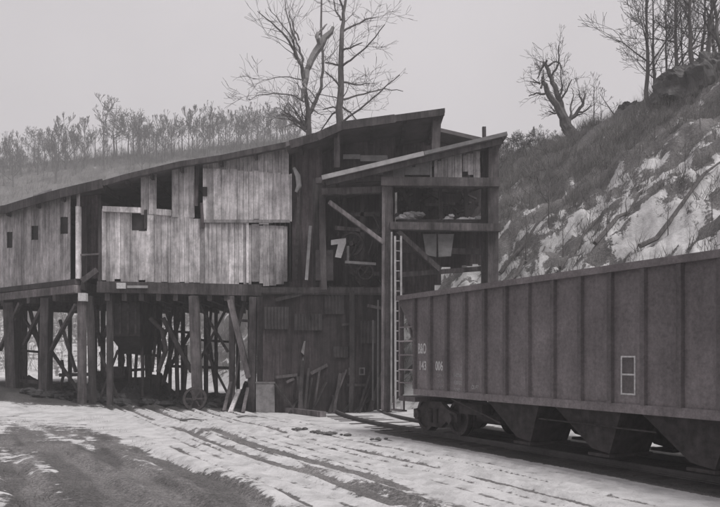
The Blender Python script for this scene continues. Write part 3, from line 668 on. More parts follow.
# rubble and scrap under the deck
def lump(m, c, r, tone=1.0, seed=0, flat=.6):
    rr = random.Random(seed); n, k = 9, 6; vs = []; fs = []
    for i in range(1, k):
        ph = math.pi * i / k
        for j in range(n):
            th = 2 * math.pi * j / n; q = r * rr.uniform(.7, 1.2)
            vs.append((c[0] + q * math.sin(ph) * math.cos(th), c[1] + q * math.sin(ph) * math.sin(th), c[2] + q * flat * math.cos(ph)))
    for i in range(k - 2):
        for j in range(n): fs.append((i * n + j, i * n + n + j, i * n + n + (j + 1) % n, i * n + (j + 1) % n))
    fs.append(tuple(range(n))); fs.append(tuple((k - 2) * n + j for j in range(n))[::-1])
    m.add(vs, fs, tone)
m = MB()
for k in range(420):
    x = R.uniform(-13.5, -4.5); y = R.uniform(29.5, 37); g = ground_at(x, y); r = R.uniform(.08, .34)
    lump(m, (x, y, g + r * .3), r, R.uniform(.6, 2.2), k)
tag(m.build('coal_rubble', M['coal'], None), 'dark coal rubble spread on the ground under the raised deck', 'coal rubble', kind='stuff')
heaps = [(97, 31, 1.1, 1.2, 'low black coal heap behind the left corner post of the tipple'), (133, 31.5, 1.3, .9, 'broad black coal heap below the hanging bin'),
         (160, 33.5, 1.0, 1.2, 'coal heap between the middle rear posts'), (246, 31, .8, 1.0, 'coal heap just inside the corner post'), (28, 34.5, 1.2, .5, 'flat coal heap at the far left posts')]
for i, (px, Y, r, h, lb) in enumerate(heaps):
    m = MB(); x = X(px, Y); g = ground_at(x, Y); rr = random.Random(i); n, k = 28, 8; vs = []; fs = []
    for a in range(k + 1):
        f_ = a / k
        for j in range(n):
            th = 2 * math.pi * j / n; q = r * (f_ + .06) * (1 + .18 * math.sin(3 * th + i) + rr.uniform(-.06, .06))
            vs.append((x + q * math.cos(th), Y + q * math.sin(th), g - .1 + h * (1 - f_) ** 1.2 * rr.uniform(.8, 1.15)))
    for a in range(k):
        for j in range(n): fs.append((a * n + j, a * n + n + j, a * n + n + (j + 1) % n, a * n + (j + 1) % n))
    fs.append(tuple(range(n))); m.add(vs, fs, 1.3)
    tag(m.build('coal_heap', M['coal'], None), lb, 'coal heap', 'coal heaps under the tipple')
for i, (px, y_, Y, r, lb) in enumerate([(404, 217, 27.4, .35, 'small snow covered coal lump pile at the left end of the loading beam'), (417, 219, 27.4, .42, 'snow covered coal lump pile on the loading beam beside the leftmost one'), (474, 218, 27.4, .42, 'snow covered coal lump pile at the right end of the loading beam'), (446, 222, 27.5, .25, 'small dark coal lump in the middle of the loading beam')]):
    m = MB(); c = P(px, 0, Y); zt = Z(231, 29) + .12
    for k in range(7): lump(m, (c.x + R.uniform(-r, r), Y + .2 + R.uniform(-.1, .5), zt + R.uniform(.02, r * .8)), r * R.uniform(.35, .6), R.choice([.6, 1, 1, .1]), i * 10 + k)
    tag(m.build('coal_pile', M['snowy'], None), lb, 'coal pile', 'coal piles on the loading beam')

# ---------------------------------------------------------------- the railway track
def TR(t, v, z): return Vector((1.304 + D[0] * t + N[0] * v, 19 + D[1] * t + N[1] * v, z))      # v = metres beyond the near car side
CW = 1.55
trk = thing('railway_track', 'railway track with dark ties under the hopper car', 'railway track', TR(6, CW, 0))
def track_pt(s, v):                                         # straight to t=-2, then bends under the loading frame
    if s >= -2: return TR(s, CW + v, 0)
    r = 20.0; a = (-2 - s) / r; c = TR(-2, CW + r, 0)
    base = Vector((-N[0], -N[1], 0)); d = Vector((-D[0], -D[1], 0))
    e = base * math.cos(a) + d * math.sin(a); return c + e * (r - v)
for v in (-.75, .75):
    m = MB(); prev = None
    ss = [-13 + k * .5 for k in range(23)] + [17]
    for s0, s1 in zip(ss, ss[1:]):
        p0 = track_pt(s0, v); p1 = track_pt(s1, v); m.beam(p0 + Vector((0, 0, .095)), p1 + Vector((0, 0, .095)), .07, .05); m.beam(p0 + Vector((0, 0, .045)), p1 + Vector((0, 0, .045)), .02, .05); m.beam(p0 + Vector((0, 0, .012)), p1 + Vector((0, 0, .012)), .14, .016)
    m.build('rail', M['rail'], trk)
s = -12.5
while s < 16.5:
    m = MB(); a = track_pt(s, -1.3); b = track_pt(s, 1.3); dz = R.uniform(-.01, .01)
    m.beam(a + Vector((0, 0, -.07 + dz)), b + Vector((0, 0, -.07 + dz)), .23, .15, R.uniform(.7, 1.4)); m.build('tie', M['tie'], trk); s += .52

# ---------------------------------------------------------------- hopper car (local x along the track, y across, origin under its far body end)
L = 11.66; ZT = 3.56; ZS = 1.09; RZ = math.atan2(D[1], D[0])
car = thing('hopper_car', 'long dark ribbed open top railroad hopper car standing on the track', 'railroad car', TR(0, CW, 0), RZ)
B = lambda m, n, mt='car', p=car: m.build(n, M[mt], p, local=True)
OH = .8
for sd_ in (-1, 1):
    y0 = sd_ * 1.46; y1 = sd_ * 1.48
    m = MB(); m.prism([(-OH, y0, ZT - .1), (-OH, y0, ZT - .22), (0, y0, 2.5), (0, y0, ZS), (L, y0, ZS), (L, y0, 2.5), (L + OH, y0, ZT - .22), (L + OH, y0, ZT - .1)], (0, sd_ * .02, 0)); B(m, 'side_panel')
    m = MB(); m.box((-OH - .03, min(y0 - .05 * sd_, y1 + .09 * sd_), ZT - .12), (L + OH + .03, max(y0 - .05 * sd_, y1 + .09 * sd_), ZT), 1.15); B(m, 'top_rail')
    m = MB(); m.box((-.02, min(y1, y1 + .05 * sd_), ZS - .02), (L + .02, max(y1, y1 + .05 * sd_), ZS + .13), 1.0); B(m, 'side_sill')
    for k in range(17):
        x = .02 + k * (L - .04) / 16; wd = .06
        m = MB(); a = y1; b = y1 + .07 * sd_
        m.hexa([(x - wd, a, ZS + .13), (x + wd, a, ZS + .13), (x + wd * .8, b, ZS + .13), (x - wd * .8, b, ZS + .13), (x - wd, a, ZT - .12), (x + wd, a, ZT - .12), (x + wd * .8, b, ZT - .12), (x - wd * .8, b, ZT - .12)], .70 + R.uniform(-.05, .05)); B(m, 'rib')  # ribs toned darker to paint in their shading
for e, xs_ in ((0, -1), (1, 1)):
    x0 = 0 if e == 0 else L
    # sloping end sheet, from the top corner inwards to the floor
    m = MB(); xa = x0 + xs_ * OH; xb = x0 - xs_ * 2.1
    m.hexa([(xb, -1.45, 1.15), (xb, 1.45, 1.15), (xb + .04, 1.45, 1.12), (xb + .04, -1.45, 1.12), (xa, -1.45, ZT - .12), (xa, 1.45, ZT - .12), (xa + .04 * xs_, 1.45, ZT - .15), (xa + .04 * xs_, -1.45, ZT - .15)], .8); B(m, 'end_slope_sheet')
    m = MB(); m.box((min(xa, xa + .08 * xs_), -1.4, ZT - .14), (max(xa, xa + .08 * xs_), 1.4, ZT - .01), 1.0); B(m, 'end_top_rail')
    for sd_ in (-1, 1):
        m = MB(); m.box((xa - .05, sd_ * 1.44 - .04, ZS - .1), (xa + .03, sd_ * 1.44 + .04, ZT - .125), 1.25); B(m, 'corner_post')
        for z in (1.35, 1.68, 2.05, 2.4, 2.75):
            m = MB(); m.cyl(((x0 + xa) / 2 , sd_ * 1.5, z), (1, 0, 0), .018, OH * (1 if z < 2.5 else .9), 6, 2.6 if z in (1.68, 2.4) else 1.6); B(m, 'grab_iron')
        m = MB(); m.beam((x0 - xs_ * .05, sd_ * 1.2, ZS), (xa, sd_ * 1.2, 2.9), .07, .07, 1.0); B(m, 'end_brace')
        m = MB(); m.box((xa - .28, sd_ * 1.5 - .08, .62), (xa + .28, sd_ * 1.5 + .08, .66), .9); m.box((xa - .28, sd_ * 1.5 - .02, .66), (xa - .25, sd_ * 1.5 + .02, ZS - .1), .9); m.box((xa + .25, sd_ * 1.5 - .02, .66), (xa + .28, sd_ * 1.5 + .02, ZS - .1), .9); B(m, 'sill_step')
    m = MB(); m.box((min(x0, xa), -1.5, ZS - .2), (max(x0, xa), 1.5, ZS - .08), .7); B(m, 'end_platform')
    m = MB(); m.box((min(xa, xa + .5 * xs_), -.16, .75), (max(xa, xa + .5 * xs_), .16, .98), .6); m.box((min(xa + .5 * xs_, xa + .72 * xs_), -.2, .7), (max(xa + .5 * xs_, xa + .72 * xs_), .1, 1.02), .8); B(m, 'coupler', 'iron')
    # truck
    tc = .2 if e == 0 else L - .2
    tr = bpy.data.objects.new('truck', None); C.objects.link(tr); tr.parent = car; tr.location = (tc, 0, 0)
    m = MB(); m.box((-.18, -1.0, .42), (.18, 1.0, .72), .8); m.box((-.3, -.3, .72), (.3, .3, .9), .7); B(m, 'bolster', 'iron', tr)
    for sd_ in (-1, 1):
        m = MB(); y = sd_ * 1.0
        m.prism([(-1.0, y - .06, .45), (-1.0, y - .06, .66), (-.6, y - .06, .74), (-.3, y - .06, .9), (.3, y - .06, .9), (.6, y - .06, .74), (1.0, y - .06, .66), (1.0, y - .06, .45), (.62, y - .06, .5), (.3, y - .06, .28), (-.3, y - .06, .28), (-.62, y - .06, .5)], (0, .12, 0), 1.1)
        m.cyl((-.75, y + .09 * sd_, .54), (0, 1, 0), .12, .1, 12, 1.4); m.cyl((.75, y + .09 * sd_, .54), (0, 1, 0), .12, .1, 12, 1.4); B(m, 'side_frame', 'iron', tr)
        for xx_ in (-.12, .12):
            m = MB(); m.cyl((xx_, sd_ * 1.09, .56), (0, 0, 1), .07, .34, 10, .9); B(m, 'spring', 'iron', tr)
        for xx_ in (-.75, .75):
            m = MB(); m.cyl((xx_, sd_ * .76, .54), (0, 1, 0), .42, .11, 28, .9); m.ring((xx_, sd_ * .80, .54), (0, 1, 0), .42, .34, .12, 28, 1.3); m.cyl((xx_, sd_ * .69, .54), (0, 1, 0), .45, .03, 28, .8); B(m, 'wheel', 'iron', tr)
    for xx_ in (-.75, .75):
        m = MB(); m.cyl((xx_, 0, .54), (0, 1, 0), .08, 1.9, 10, .7); B(m, 'axle', 'iron', tr)
m = MB(); m.box((-OH, -.2, .8), (L + OH, .2, ZS - .21), .6); B(m, 'center_sill', 'iron')
for x in (3.7, 5.85, 8.0):
    hb = bpy.data.objects.new('hopper_bay', None); C.objects.link(hb); hb.parent = car; hb.location = (x, 0, 0)
    for sd_ in (-1, 1):
        ya, yb = (.25, 1.3) if sd_ > 0 else (-1.3, -.25)
        m = MB(); m.hexa([(-.02, ya + .05, .36), (.42, ya + .05, .30), (.42, yb - .05, .30), (-.02, yb - .05, .36), (-1.0, ya, ZS), (.75, ya, ZS), (.75, yb, ZS), (-1.0, yb, ZS)], .8); B(m, 'chute', 'iron', hb)  # dark tone adds the shadow beneath the car to the iron
        m = MB(); m.box((-.06, ya, .24), (.46, yb, .29), .9); B(m, 'gate', 'iron', hb)
m = MB(); m.box((1.5, -1.2, .7), (2.4, -.9, .95), .8); m.cyl((2.0, -.6, .62), (1, 0, 0), .16, .9, 14, .9); B(m, 'brake_cylinder', 'iron')
m = MB(); m.tube([(1.4, -1.35, ZS - .05), (2.6, -1.3, .75), (3.2, -1.3, .6)], [.02] * 3, 6); m.tube([(4.5, -1.35, .8), (7.4, -1.35, .78)], [.016] * 2, 6, .7); B(m, 'brake_rod', 'iron')
# floor + inside cross ridge (open top is above eye level)
m = MB(); m.box((2.0, -1.44, ZS + .02), (10.0, 1.44, ZS + .06), .6); B(m, 'floor')
m = MB()
for x in (3.0, 6.0, 9.0): m.box((x - .05, -1.44, ZT - .4), (x + .05, 1.44, ZT - .25), .8)
B(m, 'cross_braces')
# lettering
def text(body, x, z, h, mt='stencil', wide=1.0, yy=-1.484, sp=1.0, bold=.0):
    cu = bpy.data.curves.new('lettering', 'FONT'); cu.body = body; cu.size = h / .7; cu.space_character = sp; cu.offset = bold; cu.extrude = .001
    tmp = bpy.data.objects.new('tmp', cu); me = bpy.data.meshes.new_from_object(tmp); bpy.data.objects.remove(tmp)
    me.transform(Matrix.Translation((x, yy, z)) @ Matrix.Rotation(math.pi / 2, 4, 'X') @ Matrix.Diagonal((wide, 1, 1, 1)))
    a = me.attributes.new('tone', 'FLOAT', 'POINT'); a.data.foreach_set('value', [1.0] * len(me.vertices))
    me.name = 'lettering'; me.materials.append(M[mt]); o = bpy.data.objects.new('lettering', me); C.objects.link(o); o.parent = car; return o
text('B&O', .13, 2.09, .24, 'white', .56, bold=.008)
text('143', .17, 1.69, .21, 'white', .80, bold=.006)
text('006', .93, 1.69, .21, 'white', .72, bold=.006)
for k, s_ in enumerate(('CAPY', 'LD LMT', 'LT WT')):
    text(s_, 1.0, 1.53 - k * .14, .075, 'stencil', .8); 
for k, s_ in enumerate(('140000', '158700', '61300')):
    text(s_, 1.70, 1.55 - k * .17, .085, 'stencil', .9, bold=.004)
text('CU FT', 2.40, 1.30, .085, 'stencil', .8, bold=.004)
# white outlined double panel
x0, x1, z0, z1 = 6.77, 7.09, 1.37, 2.02; e = .028; yy = -1.486
m = MB()
for a, b, c, d_ in ((x0, x0 + e, z0, z1), (x1 - e, x1, z0, z1), (x0 + e, x1 - e, z0, z0 + e), (x0 + e, x1 - e, z1 - e, z1), (x0 + e, x1 - e, (z0 + z1) / 2, (z0 + z1) / 2 + e)): m.box((a, yy - .004, c), (b, yy + .005, d_), 1.0)
B(m, 'outlined_panel', 'white')
m = MB(); m.box((x0 + e, yy, z0 + e), (x1 - e, yy + .005, z1 - e), .55); B(m, 'panel_ground', 'car')

# ---------------------------------------------------------------- trees
def grow(m, p, d, ln, r, depth, rr, n=4, spread=.55, upb=.25, wig=.12, fork=(2, 3), twig=.35, mtwig=.004, segs=3):
    pts = [p]; rs = [r]; dd = Vector(d).normalized(); q = Vector(p)
    for k in range(segs):
        dd = (dd + Vector((rr.gauss(0, wig), rr.gauss(0, wig), rr.gauss(0, wig) + upb * .25))).normalized()
        q = q + dd * ln / segs; pts.append(q.copy()); rs.append(max(mtwig, r * (1 - .45 * (k + 1) / segs)))
    m.tube(pts, rs, n if depth > 1 else 3, 1.0, cap=depth > 1)
    if depth <= 0: return
    for k in range(rr.randint(*fork)):
        e = (dd + Vector((rr.gauss(0, spread), rr.gauss(0, spread), rr.gauss(0, spread * .6) + upb))).normalized()
        grow(m, pts[-1], e, ln * rr.uniform(.55, .85), rs[-1] * .8, depth - 1, rr, n, spread, upb, wig, fork, twig, mtwig, segs)
    for k in range(1, segs):
        if rr.random() < twig:
            e = (dd + Vector((rr.gauss(0, .8), rr.gauss(0, .8), rr.gauss(0, .4)))).normalized()
            grow(m, pts[k], e, ln * rr.uniform(.4, .7), rs[k] * .5, depth - 1 if depth > 1 else 0, rr, n, spread, upb, wig, fork, twig * .7, mtwig, segs)
def bare_tree(name, label, cat, loc, H, r, seed, depth=4, crown_at=.4, spread=.5, upb=.2, nb=7, mt='bark_far', group=None, mtwig=.012, lean=(0, 0), twig=.3):
    rr = random.Random(seed); t = thing(name, label, cat, loc, 0, group)
    pts = [Vector((0, 0, -.4))]; rs = [r * 1.25]; k = 8
    for i in range(1, k + 1):
        f_ = i / k; pts.append(Vector((lean[0] * f_ + rr.gauss(0, .05) * r * 6, lean[1] * f_ + rr.gauss(0, .05) * r * 6, H * .92 * f_))); rs.append(r * (1 - .82 * f_))
    m = MB(); m.tube(pts, rs, 7); m.build('trunk', M[mt], t, local=True)
    m = MB()
    for i in range(nb):
        f_ = crown_at + (1 - crown_at) * (i + rr.random()) / nb; j = min(k - 1, int(f_ * k)); p = pts[j].lerp(pts[j + 1], f_ * k - j)
        th = rr.uniform(0, 6.28) + i * 2.4; e = Vector((math.cos(th), math.sin(th), rr.uniform(.3, 1.1)))
        grow(m, p, e, H * .20 * (1.25 - f_ * .7), max(mtwig, r * (1 - .85 * f_) * .5), depth - 1, rr, 3, spread, upb, .14, (2, 3), twig, mtwig, 2)
    m.build('branches', M[mt], t, local=True)
    return t

# --- the row along the far left ridge: five kinds, copied
FAR = Vector((0, -300, -80))
kinds = [dict(H=8, r=.16, crown_at=.3, nb=13, spread=.4, upb=.5), dict(H=8, r=.13, crown_at=.6, nb=9, spread=.6), dict(H=8, r=.15, crown_at=.1, nb=16, spread=.32, upb=.6), dict(H=8, r=.12, crown_at=.35, nb=8, spread=.25, upb=.6), dict(H=8, r=.18, crown_at=.4, nb=15, spread=.7), dict(H=8, r=.12, crown_at=.2, nb=11, spread=.45, upb=.4)]
protos = [None] * len(kinds)
GL = 'bare trees in a row along the ridge behind the tipple'
_o = ['first', 'second', 'third', 'fourth', 'fifth', 'sixth', 'seventh', 'eighth', 'ninth', 'tenth', 'eleventh', 'twelfth', 'thirteenth', 'fourteenth', 'fifteenth', 'sixteenth', 'seventeenth', 'eighteenth', 'nineteenth']
ORD = _o + ['twentieth'] + ['twenty-' + k for k in _o[:9]] + ['thirtieth'] + ['thirty-' + k for k in _o[:9]]
CNT = {}
def ridge(px, ytop, kind, Y=138, label=None):
    x = X(px, Y); g = ground_at(x, Y); H = Z(ytop, Y) - g
    CNT[kind] = CNT.get(kind, 0) + 1
    lb = label or ORD[CNT[kind] - 1] + ' ' + ['slender open crowned', 'tufted', 'narrow low branched', 'thin sparse pole like', 'wide dense crowned', 'small loose'][kind] + ' tree from the left on the ridge'
    if protos[kind] is None:
        protos[kind] = bare_tree('bare_tree', lb, 'tree', (x, Y, g), seed=90 + kind, depth=4, group=GL, mtwig=.028, **kinds[kind]); protos[kind].scale = (H / 8,) * 3
        return
    copy_tree(protos[kind], (x, Y, g), R.uniform(0, 6.28), H / 8, lb, GL)
spec = [(4, 140, 3), (10, 134, 0), (19, 150, 2), (28, 142, 5), (35, 130, 4), (38, 133, 4), (45, 134, 2), (52, 142, 0), (58, 130, 2), (66, 120, 2), (69, 140, 5), (75, 136, 3), (84, 122, 2), (88, 140, 5), (95, 130, 0), (103, 101, 1), (107, 126, 3), (113, 110, 4), (116, 122, 4),
        (122, 130, 3), (128, 116, 0), (134, 114, 4), (139, 116, 4), (144, 122, 0), (150, 128, 2), (156, 118, 3), (162, 128, 0), (166, 122, 5), (172, 116, 0), (178, 124, 3), (183, 120, 4), (188, 110, 3), (193, 122, 0), (198, 112, 2), (204, 118, 5), (209, 109, 0), (214, 120, 3), (219, 116, 4), (225, 112, 2),
        (230, 120, 0), (236, 112, 5), (241, 118, 3), (247, 110, 2), (252, 116, 4), (258, 108, 0), (264, 114, 4), (270, 108, 5), (276, 112, 4), (283, 106, 2), (290, 112, 0)]
allr = [(px + R.uniform(-1, 1), yt, kd, 134 + R.uniform(-3, 5)) for px, yt, kd in spec]
for i in range(75):
    px = R.uniform(-6, 300); allr.append((px, interp(px, [(0, 150), (100, 138), (200, 130), (300, 122)]) + R.uniform(-13, 16), R.choice([0, 2, 3, 3, 4, 5]), 132 + R.uniform(-8, 6)))
for px, yt, kd, Y in sorted(allr): ridge(px, yt, kd, Y, 'tallest bare tree of the left ridge, with a tufted top' if yt == 101 else None)
# trees on the skyline between the tipple and the gnarled tree
shr = None
for i in range(20):
    px = 497 + i * 3.4 + R.uniform(-1, 1); Y = R.uniform(49, 55); x = X(px, Y); g = ground_at(x, Y)
    yt = interp(px, [(497, 140), (515, 132), (530, 134), (540, 141), (550, 138), (562, 142)]) + R.uniform(-3, 6); H = max(1.6, Z(yt, Y) - g)
    lb = ORD[i] + ' bushy small tree from the left, between tipple and gnarled tree'
    if shr is None or i == 8:
        shr = bare_tree('bushy_tree', lb, 'tree', (x, Y, g - .2), 3.0, .07, 300 + i, mt='bark_far', group='bushy trees right of the tipple roof', nb=18, depth=4, crown_at=.1, mtwig=.012, spread=.6, twig=.5); shr.scale = (H / 3,) * 3
    else: copy_tree(shr, (x, Y, g - .2), R.uniform(0, 6.28), H / 3, lb, 'bushy trees right of the tipple roof')

# --- hand shaped trees: limbs measured from the photo, with depth added
def limb(m, pts, rs, n=7, Y=45.0, dy=0.0, rr=None, twigs=0, tl=1.2, tone=1.0, mt=.008, dep=2):
    w3 = []
    for i, (px, py) in enumerate(pts):
        w3.append(P(px, py, Y) + Vector((0, dy * i / max(1, len(pts) - 1), 0)))
    fine = []; fr = []
    for i in range(len(w3) - 1):
        for k in range(3):
            f_ = k / 3; q = w3[i].lerp(w3[i + 1], f_)
            if k: q += Vector((rr.gauss(0, .03), rr.gauss(0, .05), rr.gauss(0, .02)))
            fine.append(q); fr.append(rs[i] + (rs[i + 1] - rs[i]) * f_)
    fine.append(w3[-1]); fr.append(rs[-1])
    m.tube(fine, fr, n, tone)
    for k in range(twigs):
        j = rr.randint(1, len(fine) - 1); d = (fine[j] - fine[j - 1]).normalized()
        e = (d * .7 + Vector((rr.gauss(0, .7), rr.gauss(0, .7), rr.gauss(.15, .4)))).normalized()
        grow(m, fine[j], e, tl * rr.uniform(.5, 1.1), max(mt, min(.04, fr[j] * .35)), dep, rr, 3, .5, .12, .14, (1, 3), .35, mt, 3)
rr = random.Random(5)
Yb = 44.0
gx, gy = X(307, Yb), Yb; g0 = ground_at(gx, gy)
t = thing('broken_tree', 'tall bare forked tree with a split pale hanging limb, behind the tipple roof', 'tree', (gx, gy, g0))
m = MB(); z_py = HY - (g0 - .5 - CAMZ) / Yb * F
limb(m, [(309, z_py), (309, 180), (309, 130), (309, 113)], [.34, .27, .16, .13], Y=Yb, rr=rr)
limb(m, [(309, 114), (306, 95), (303, 75), (300, 66), (296, 57), (288, 45), (274, 32), (261, 23)], [.13, .12, .11, .10, .08, .06, .04, .02], Y=Yb, rr=rr, dy=-1.5, twigs=8, tl=1.5)
limb(m, [(309, 114), (316, 98), (321, 82), (322, 55), (320, 25), (320, -15)], [.13, .11, .09, .08, .07, .05], Y=Yb, rr=rr, dy=1.8, twigs=9, tl=1.6)
m.build('trunk', M['bark'], t)
m = MB()
limb(m, [(303, 72), (303, 58), (299, 45), (292, 30), (286, 10), (283, -10)], [0.079, 0.072, 0.058, 0.043, 0.036, 0.022], Y=Yb, rr=rr, dy=1, twigs=8, tl=1.3)
limb(m, [(299, 62), (293, 42), (281, 27), (270, 15)], [0.05, 0.043, 0.029, 0.014], Y=Yb, rr=rr, dy=-1, twigs=6, tl=1.1)
limb(m, [(303, 80), (290, 79), (276, 82), (262, 88)], [0.036, 0.029, 0.022, 0.011], Y=Yb - .5, rr=rr, dy=-1, twigs=8, tl=1.1)
limb(m, [(304, 102), (292, 98), (276, 99), (262, 104), (255, 112)], [0.043, 0.036, 0.029, 0.022, 0.011], Y=Yb - .5, rr=rr, dy=-2, twigs=9, tl=1.1)
limb(m, [(299, 40), (292, 22), (288, 3)], [.05, .04, .02], Y=Yb, rr=rr, dy=1, twigs=4)
for k in range(16):
    a = rr.uniform(270, 312); limb(m, [(306, rr.uniform(118, 132)), ((306 + a) / 2, 118), (a, rr.uniform(96, 118))], [.05, .035, .015], Y=Yb, dy=rr.uniform(-2, 2), rr=rr, twigs=3, tl=1.0)
m.build('branches', M['bark'], t)
m = MB(); limb(m, [(305, 95), (307, 70), (313, 56), (322, 42), (333, 27)], [.05, .17, .22, .24, .10], n=5, Y=Yb - .3, rr=rr); limb(m, [(319, 44), (317, 36), (321, 30), (327, 24)], [.12, .14, .08, .03], n=5, Y=Yb - .5, rr=rr); limb(m, [(302, 100), (303, 90), (306, 80)], [.05, .16, .12], n=6, Y=Yb - .4, rr=rr)
m.build('split_limb', M['split'], t)
t = thing('tall_tree', 'tall straight bare tree with long side branches, behind the roof peak', 'tree', (X(340, 43), 43, ground_at(X(340, 43), 43)))
Yb = 43.0; g0 = t.location.z; z_py = HY - (g0 - .5 - CAMZ) / Yb * F
m = MB(); limb(m, [(340, z_py), (340, 180), (340, 121), (341, 90), (341, 60), (342, 30), (345, 5), (349, -20)], [.36, .28, .21, .18, .15, .12, .08, .04], Y=Yb, rr=rr, twigs=6, tl=1.5); m.build('trunk', M['bark'], t)
m = MB()
for pts, dy in (([(342, 66), (355, 60), (370, 50), (384, 36)], -1.5), ([(342, 32), (356, 22), (370, 13), (376, 10)], 1), ([(341, 20), (336, 8), (333, -8)], 1), ([(343, 10), (340, 0), (337, -10)], -1),
                ([(341, 100), (352, 94), (370, 86), (385, 79), (405, 79)], 2), ([(344, 121), (360, 113), (380, 100), (398, 88)], -2), ([(340, 66), (332, 60), (325, 56)], 1), ([(341, 50), (350, 52), (362, 50)], -1),
                ([(340, 108), (330, 114), (318, 128)], 1), ([(339, 104), (350, 108), (362, 118)], 1.5), ([(340, 88), (332, 80), (326, 78)], -1), ([(342, 82), (356, 80), (370, 74)], 1.5), ([(340, 112), (333, 104), (322, 104)], 1)):
    k = len(pts); limb(m, pts, [.055 * (1 - i / k) + .01 for i in range(k)], n=5, Y=Yb, dy=dy, rr=rr, twigs=7, tl=1.1)
m.build('branches', M['bark'], t)

# --- gnarled broken tree on the bank crest
Yb = 45.5; rr = random.Random(8)
gx = X(579, Yb); g0 = ground_at(gx, Yb)
t = thing('gnarled_tree', 'gnarled leaning tree with a thick trunk and broken crown on the bank crest', 'tree', (gx, Yb, g0))
m = MB(); z_py = HY - (g0 - .6 - CAMZ) / Yb * F
limb(m, [(582, max(z_py, 150)), (577, 144), (571, 133), (566, 126)], [.5, .42, .36, .34], n=9, Y=Yb, rr=rr)
limb(m, [(567, 128), (560, 115), (552, 103), (545, 94), (540, 86), (539, 82)], [.3, .22, .19, .16, .13, .08], n=7, Y=Yb, dy=-.8, rr=rr, twigs=5, tl=.7)
limb(m, [(567, 127), (563, 112), (560, 98), (556, 84), (551, 72), (547, 60), (546, 57)], [.28, .2, .17, .15, .12, .1, .04], n=7, Y=Yb, dy=.6, rr=rr, twigs=6, tl=.7)
limb(m, [(567, 125), (570, 118), (577, 113), (584, 104), (588, 91)], [.22, .14, .11, .09, .03], n=7, Y=Yb, dy=.4, rr=rr, twigs=6, tl=.7)
m.build('trunk', M['bark'], t)
m = MB()
for pts in ([(541, 88), (545, 76), (546, 66)], [(552, 76), (557, 66), (556, 50)], [(560, 98), (562, 86), (560, 76), (558, 62)], [(560, 100), (566, 92), (570, 82)], [(570, 118), (572, 104), (576, 92), (575, 84)], [(545, 94), (537, 92), (530, 94)], [(540, 84), (535, 82), (531, 80)], [(578, 112), (584, 112), (590, 107)], [(547, 60), (543, 66), (540, 74)], [(562, 112), (554, 114), (548, 112)], [(548, 66), (554, 62), (560, 62), (564, 74)], [(584, 104), (580, 96), (580, 90)]):
    limb(m, pts, [.07, .05, .03, .02][:len(pts)], n=5, Y=Yb, dy=rr.uniform(-.8, .8), rr=rr, twigs=6, tl=.7)
m.build('branches', M['bark'], t)

# --- slim trees on the crest
def crest_tree(px, ytop, Y, r, label, seed, **kw):
    x = X(px, Y); g = ground_at(x, Y); H = Z(ytop, Y) - g
    return bare_tree('slim_tree', label, 'tree', (x, Y, g), H, r, seed, mt='bark', group='slim bare trees on the crest of the bank', **kw)
crest_tree(594, 76, 46, .05, 'thin bare sapling standing just right of the gnarled tree', 21, nb=7, depth=3, crown_at=.3, mtwig=.008)
crest_tree(601, 100, 45, .04, 'short thin sapling between the gnarled tree and the rock outcrop', 22, nb=6, depth=3, crown_at=.3, mtwig=.008)
crest_tree(620, 90, 44, .05, 'small leaning bare sapling above the small rock outcrop', 23, nb=7, depth=3, crown_at=.3, mtwig=.008, lean=(-1.2, 0))
tt = [(648, -50, 41, .13, 'leftmost tall slim tree of the group at the top right, reaching out of view'), (655, -30, 42, .1, 'second tall slim tree from the left of the top right group'), (661, 20, 43, .07, 'thin shorter tree between the tall ones at the top right'),
      (667, -20, 41, .08, 'tall slim tree standing at the left edge of the big rock ledge'), (677, -40, 40, .12, 'tall slim tree standing on the left half of the big rock ledge'), (685, -10, 42, .08, 'thin tree behind the middle of the big rock ledge'),
      (692, -60, 39, .14, 'thick tall tree on the middle of the big rock ledge'), (700, -30, 40, .11, 'tall tree right of the thickest one on the rock ledge'), (707, -50, 38.5, .14, 'tall dark tree second from the right edge'), (715, -30, 39.5, .12, 'tall tree nearest the right edge of the view'), (724, -40, 38, .14, 'tall tree cut by the right edge')]
for i, (px, yt, Y, r, lb) in enumerate(tt): crest_tree(px, yt, Y, r, lb, 40 + i, nb=13, depth=4, crown_at=.18, mtwig=.010, spread=.5, twig=.35, lean=(R.uniform(-.8, .5), 0))

# --- saplings on the bank
GS = 'thin saplings growing on the snowy bank'
sp = [(549, 150, 34), (563, 205, 30), (601, 175, 34), (640, 165, 33), (668, 218, 26), (607, 222, 28), (526, 200, 33), (590, 190, 31), (655, 150, 34), (700, 150, 31), (685, 185, 28), (530, 165, 38), (712, 190, 25), (626, 205, 29), (575, 165, 36)]
sap = None
for i, (px, yt, Y) in enumerate(sorted(sp)):
    x = X(px, Y); g = ground_at(x, Y); H = max(1.6, Z(yt, Y) - g)
    if sap is None or i in (4, 9): sap = bare_tree('sapling', ORD[i] + ' from the left of the thin bare saplings on the snowy bank', 'sapling', (x, Y, g), 3.0, .035, 60 + i, mt='bark', group=GS, nb=8, depth=3, crown_at=.3, mtwig=.006, spread=.5); sap.scale = (H / 3,) * 3
    else: copy_tree(sap, (x, Y, g), R.uniform(0, 6.28), H / 3, ORD[i] + ' from the left of the thin bare saplings on the snowy bank', GS)

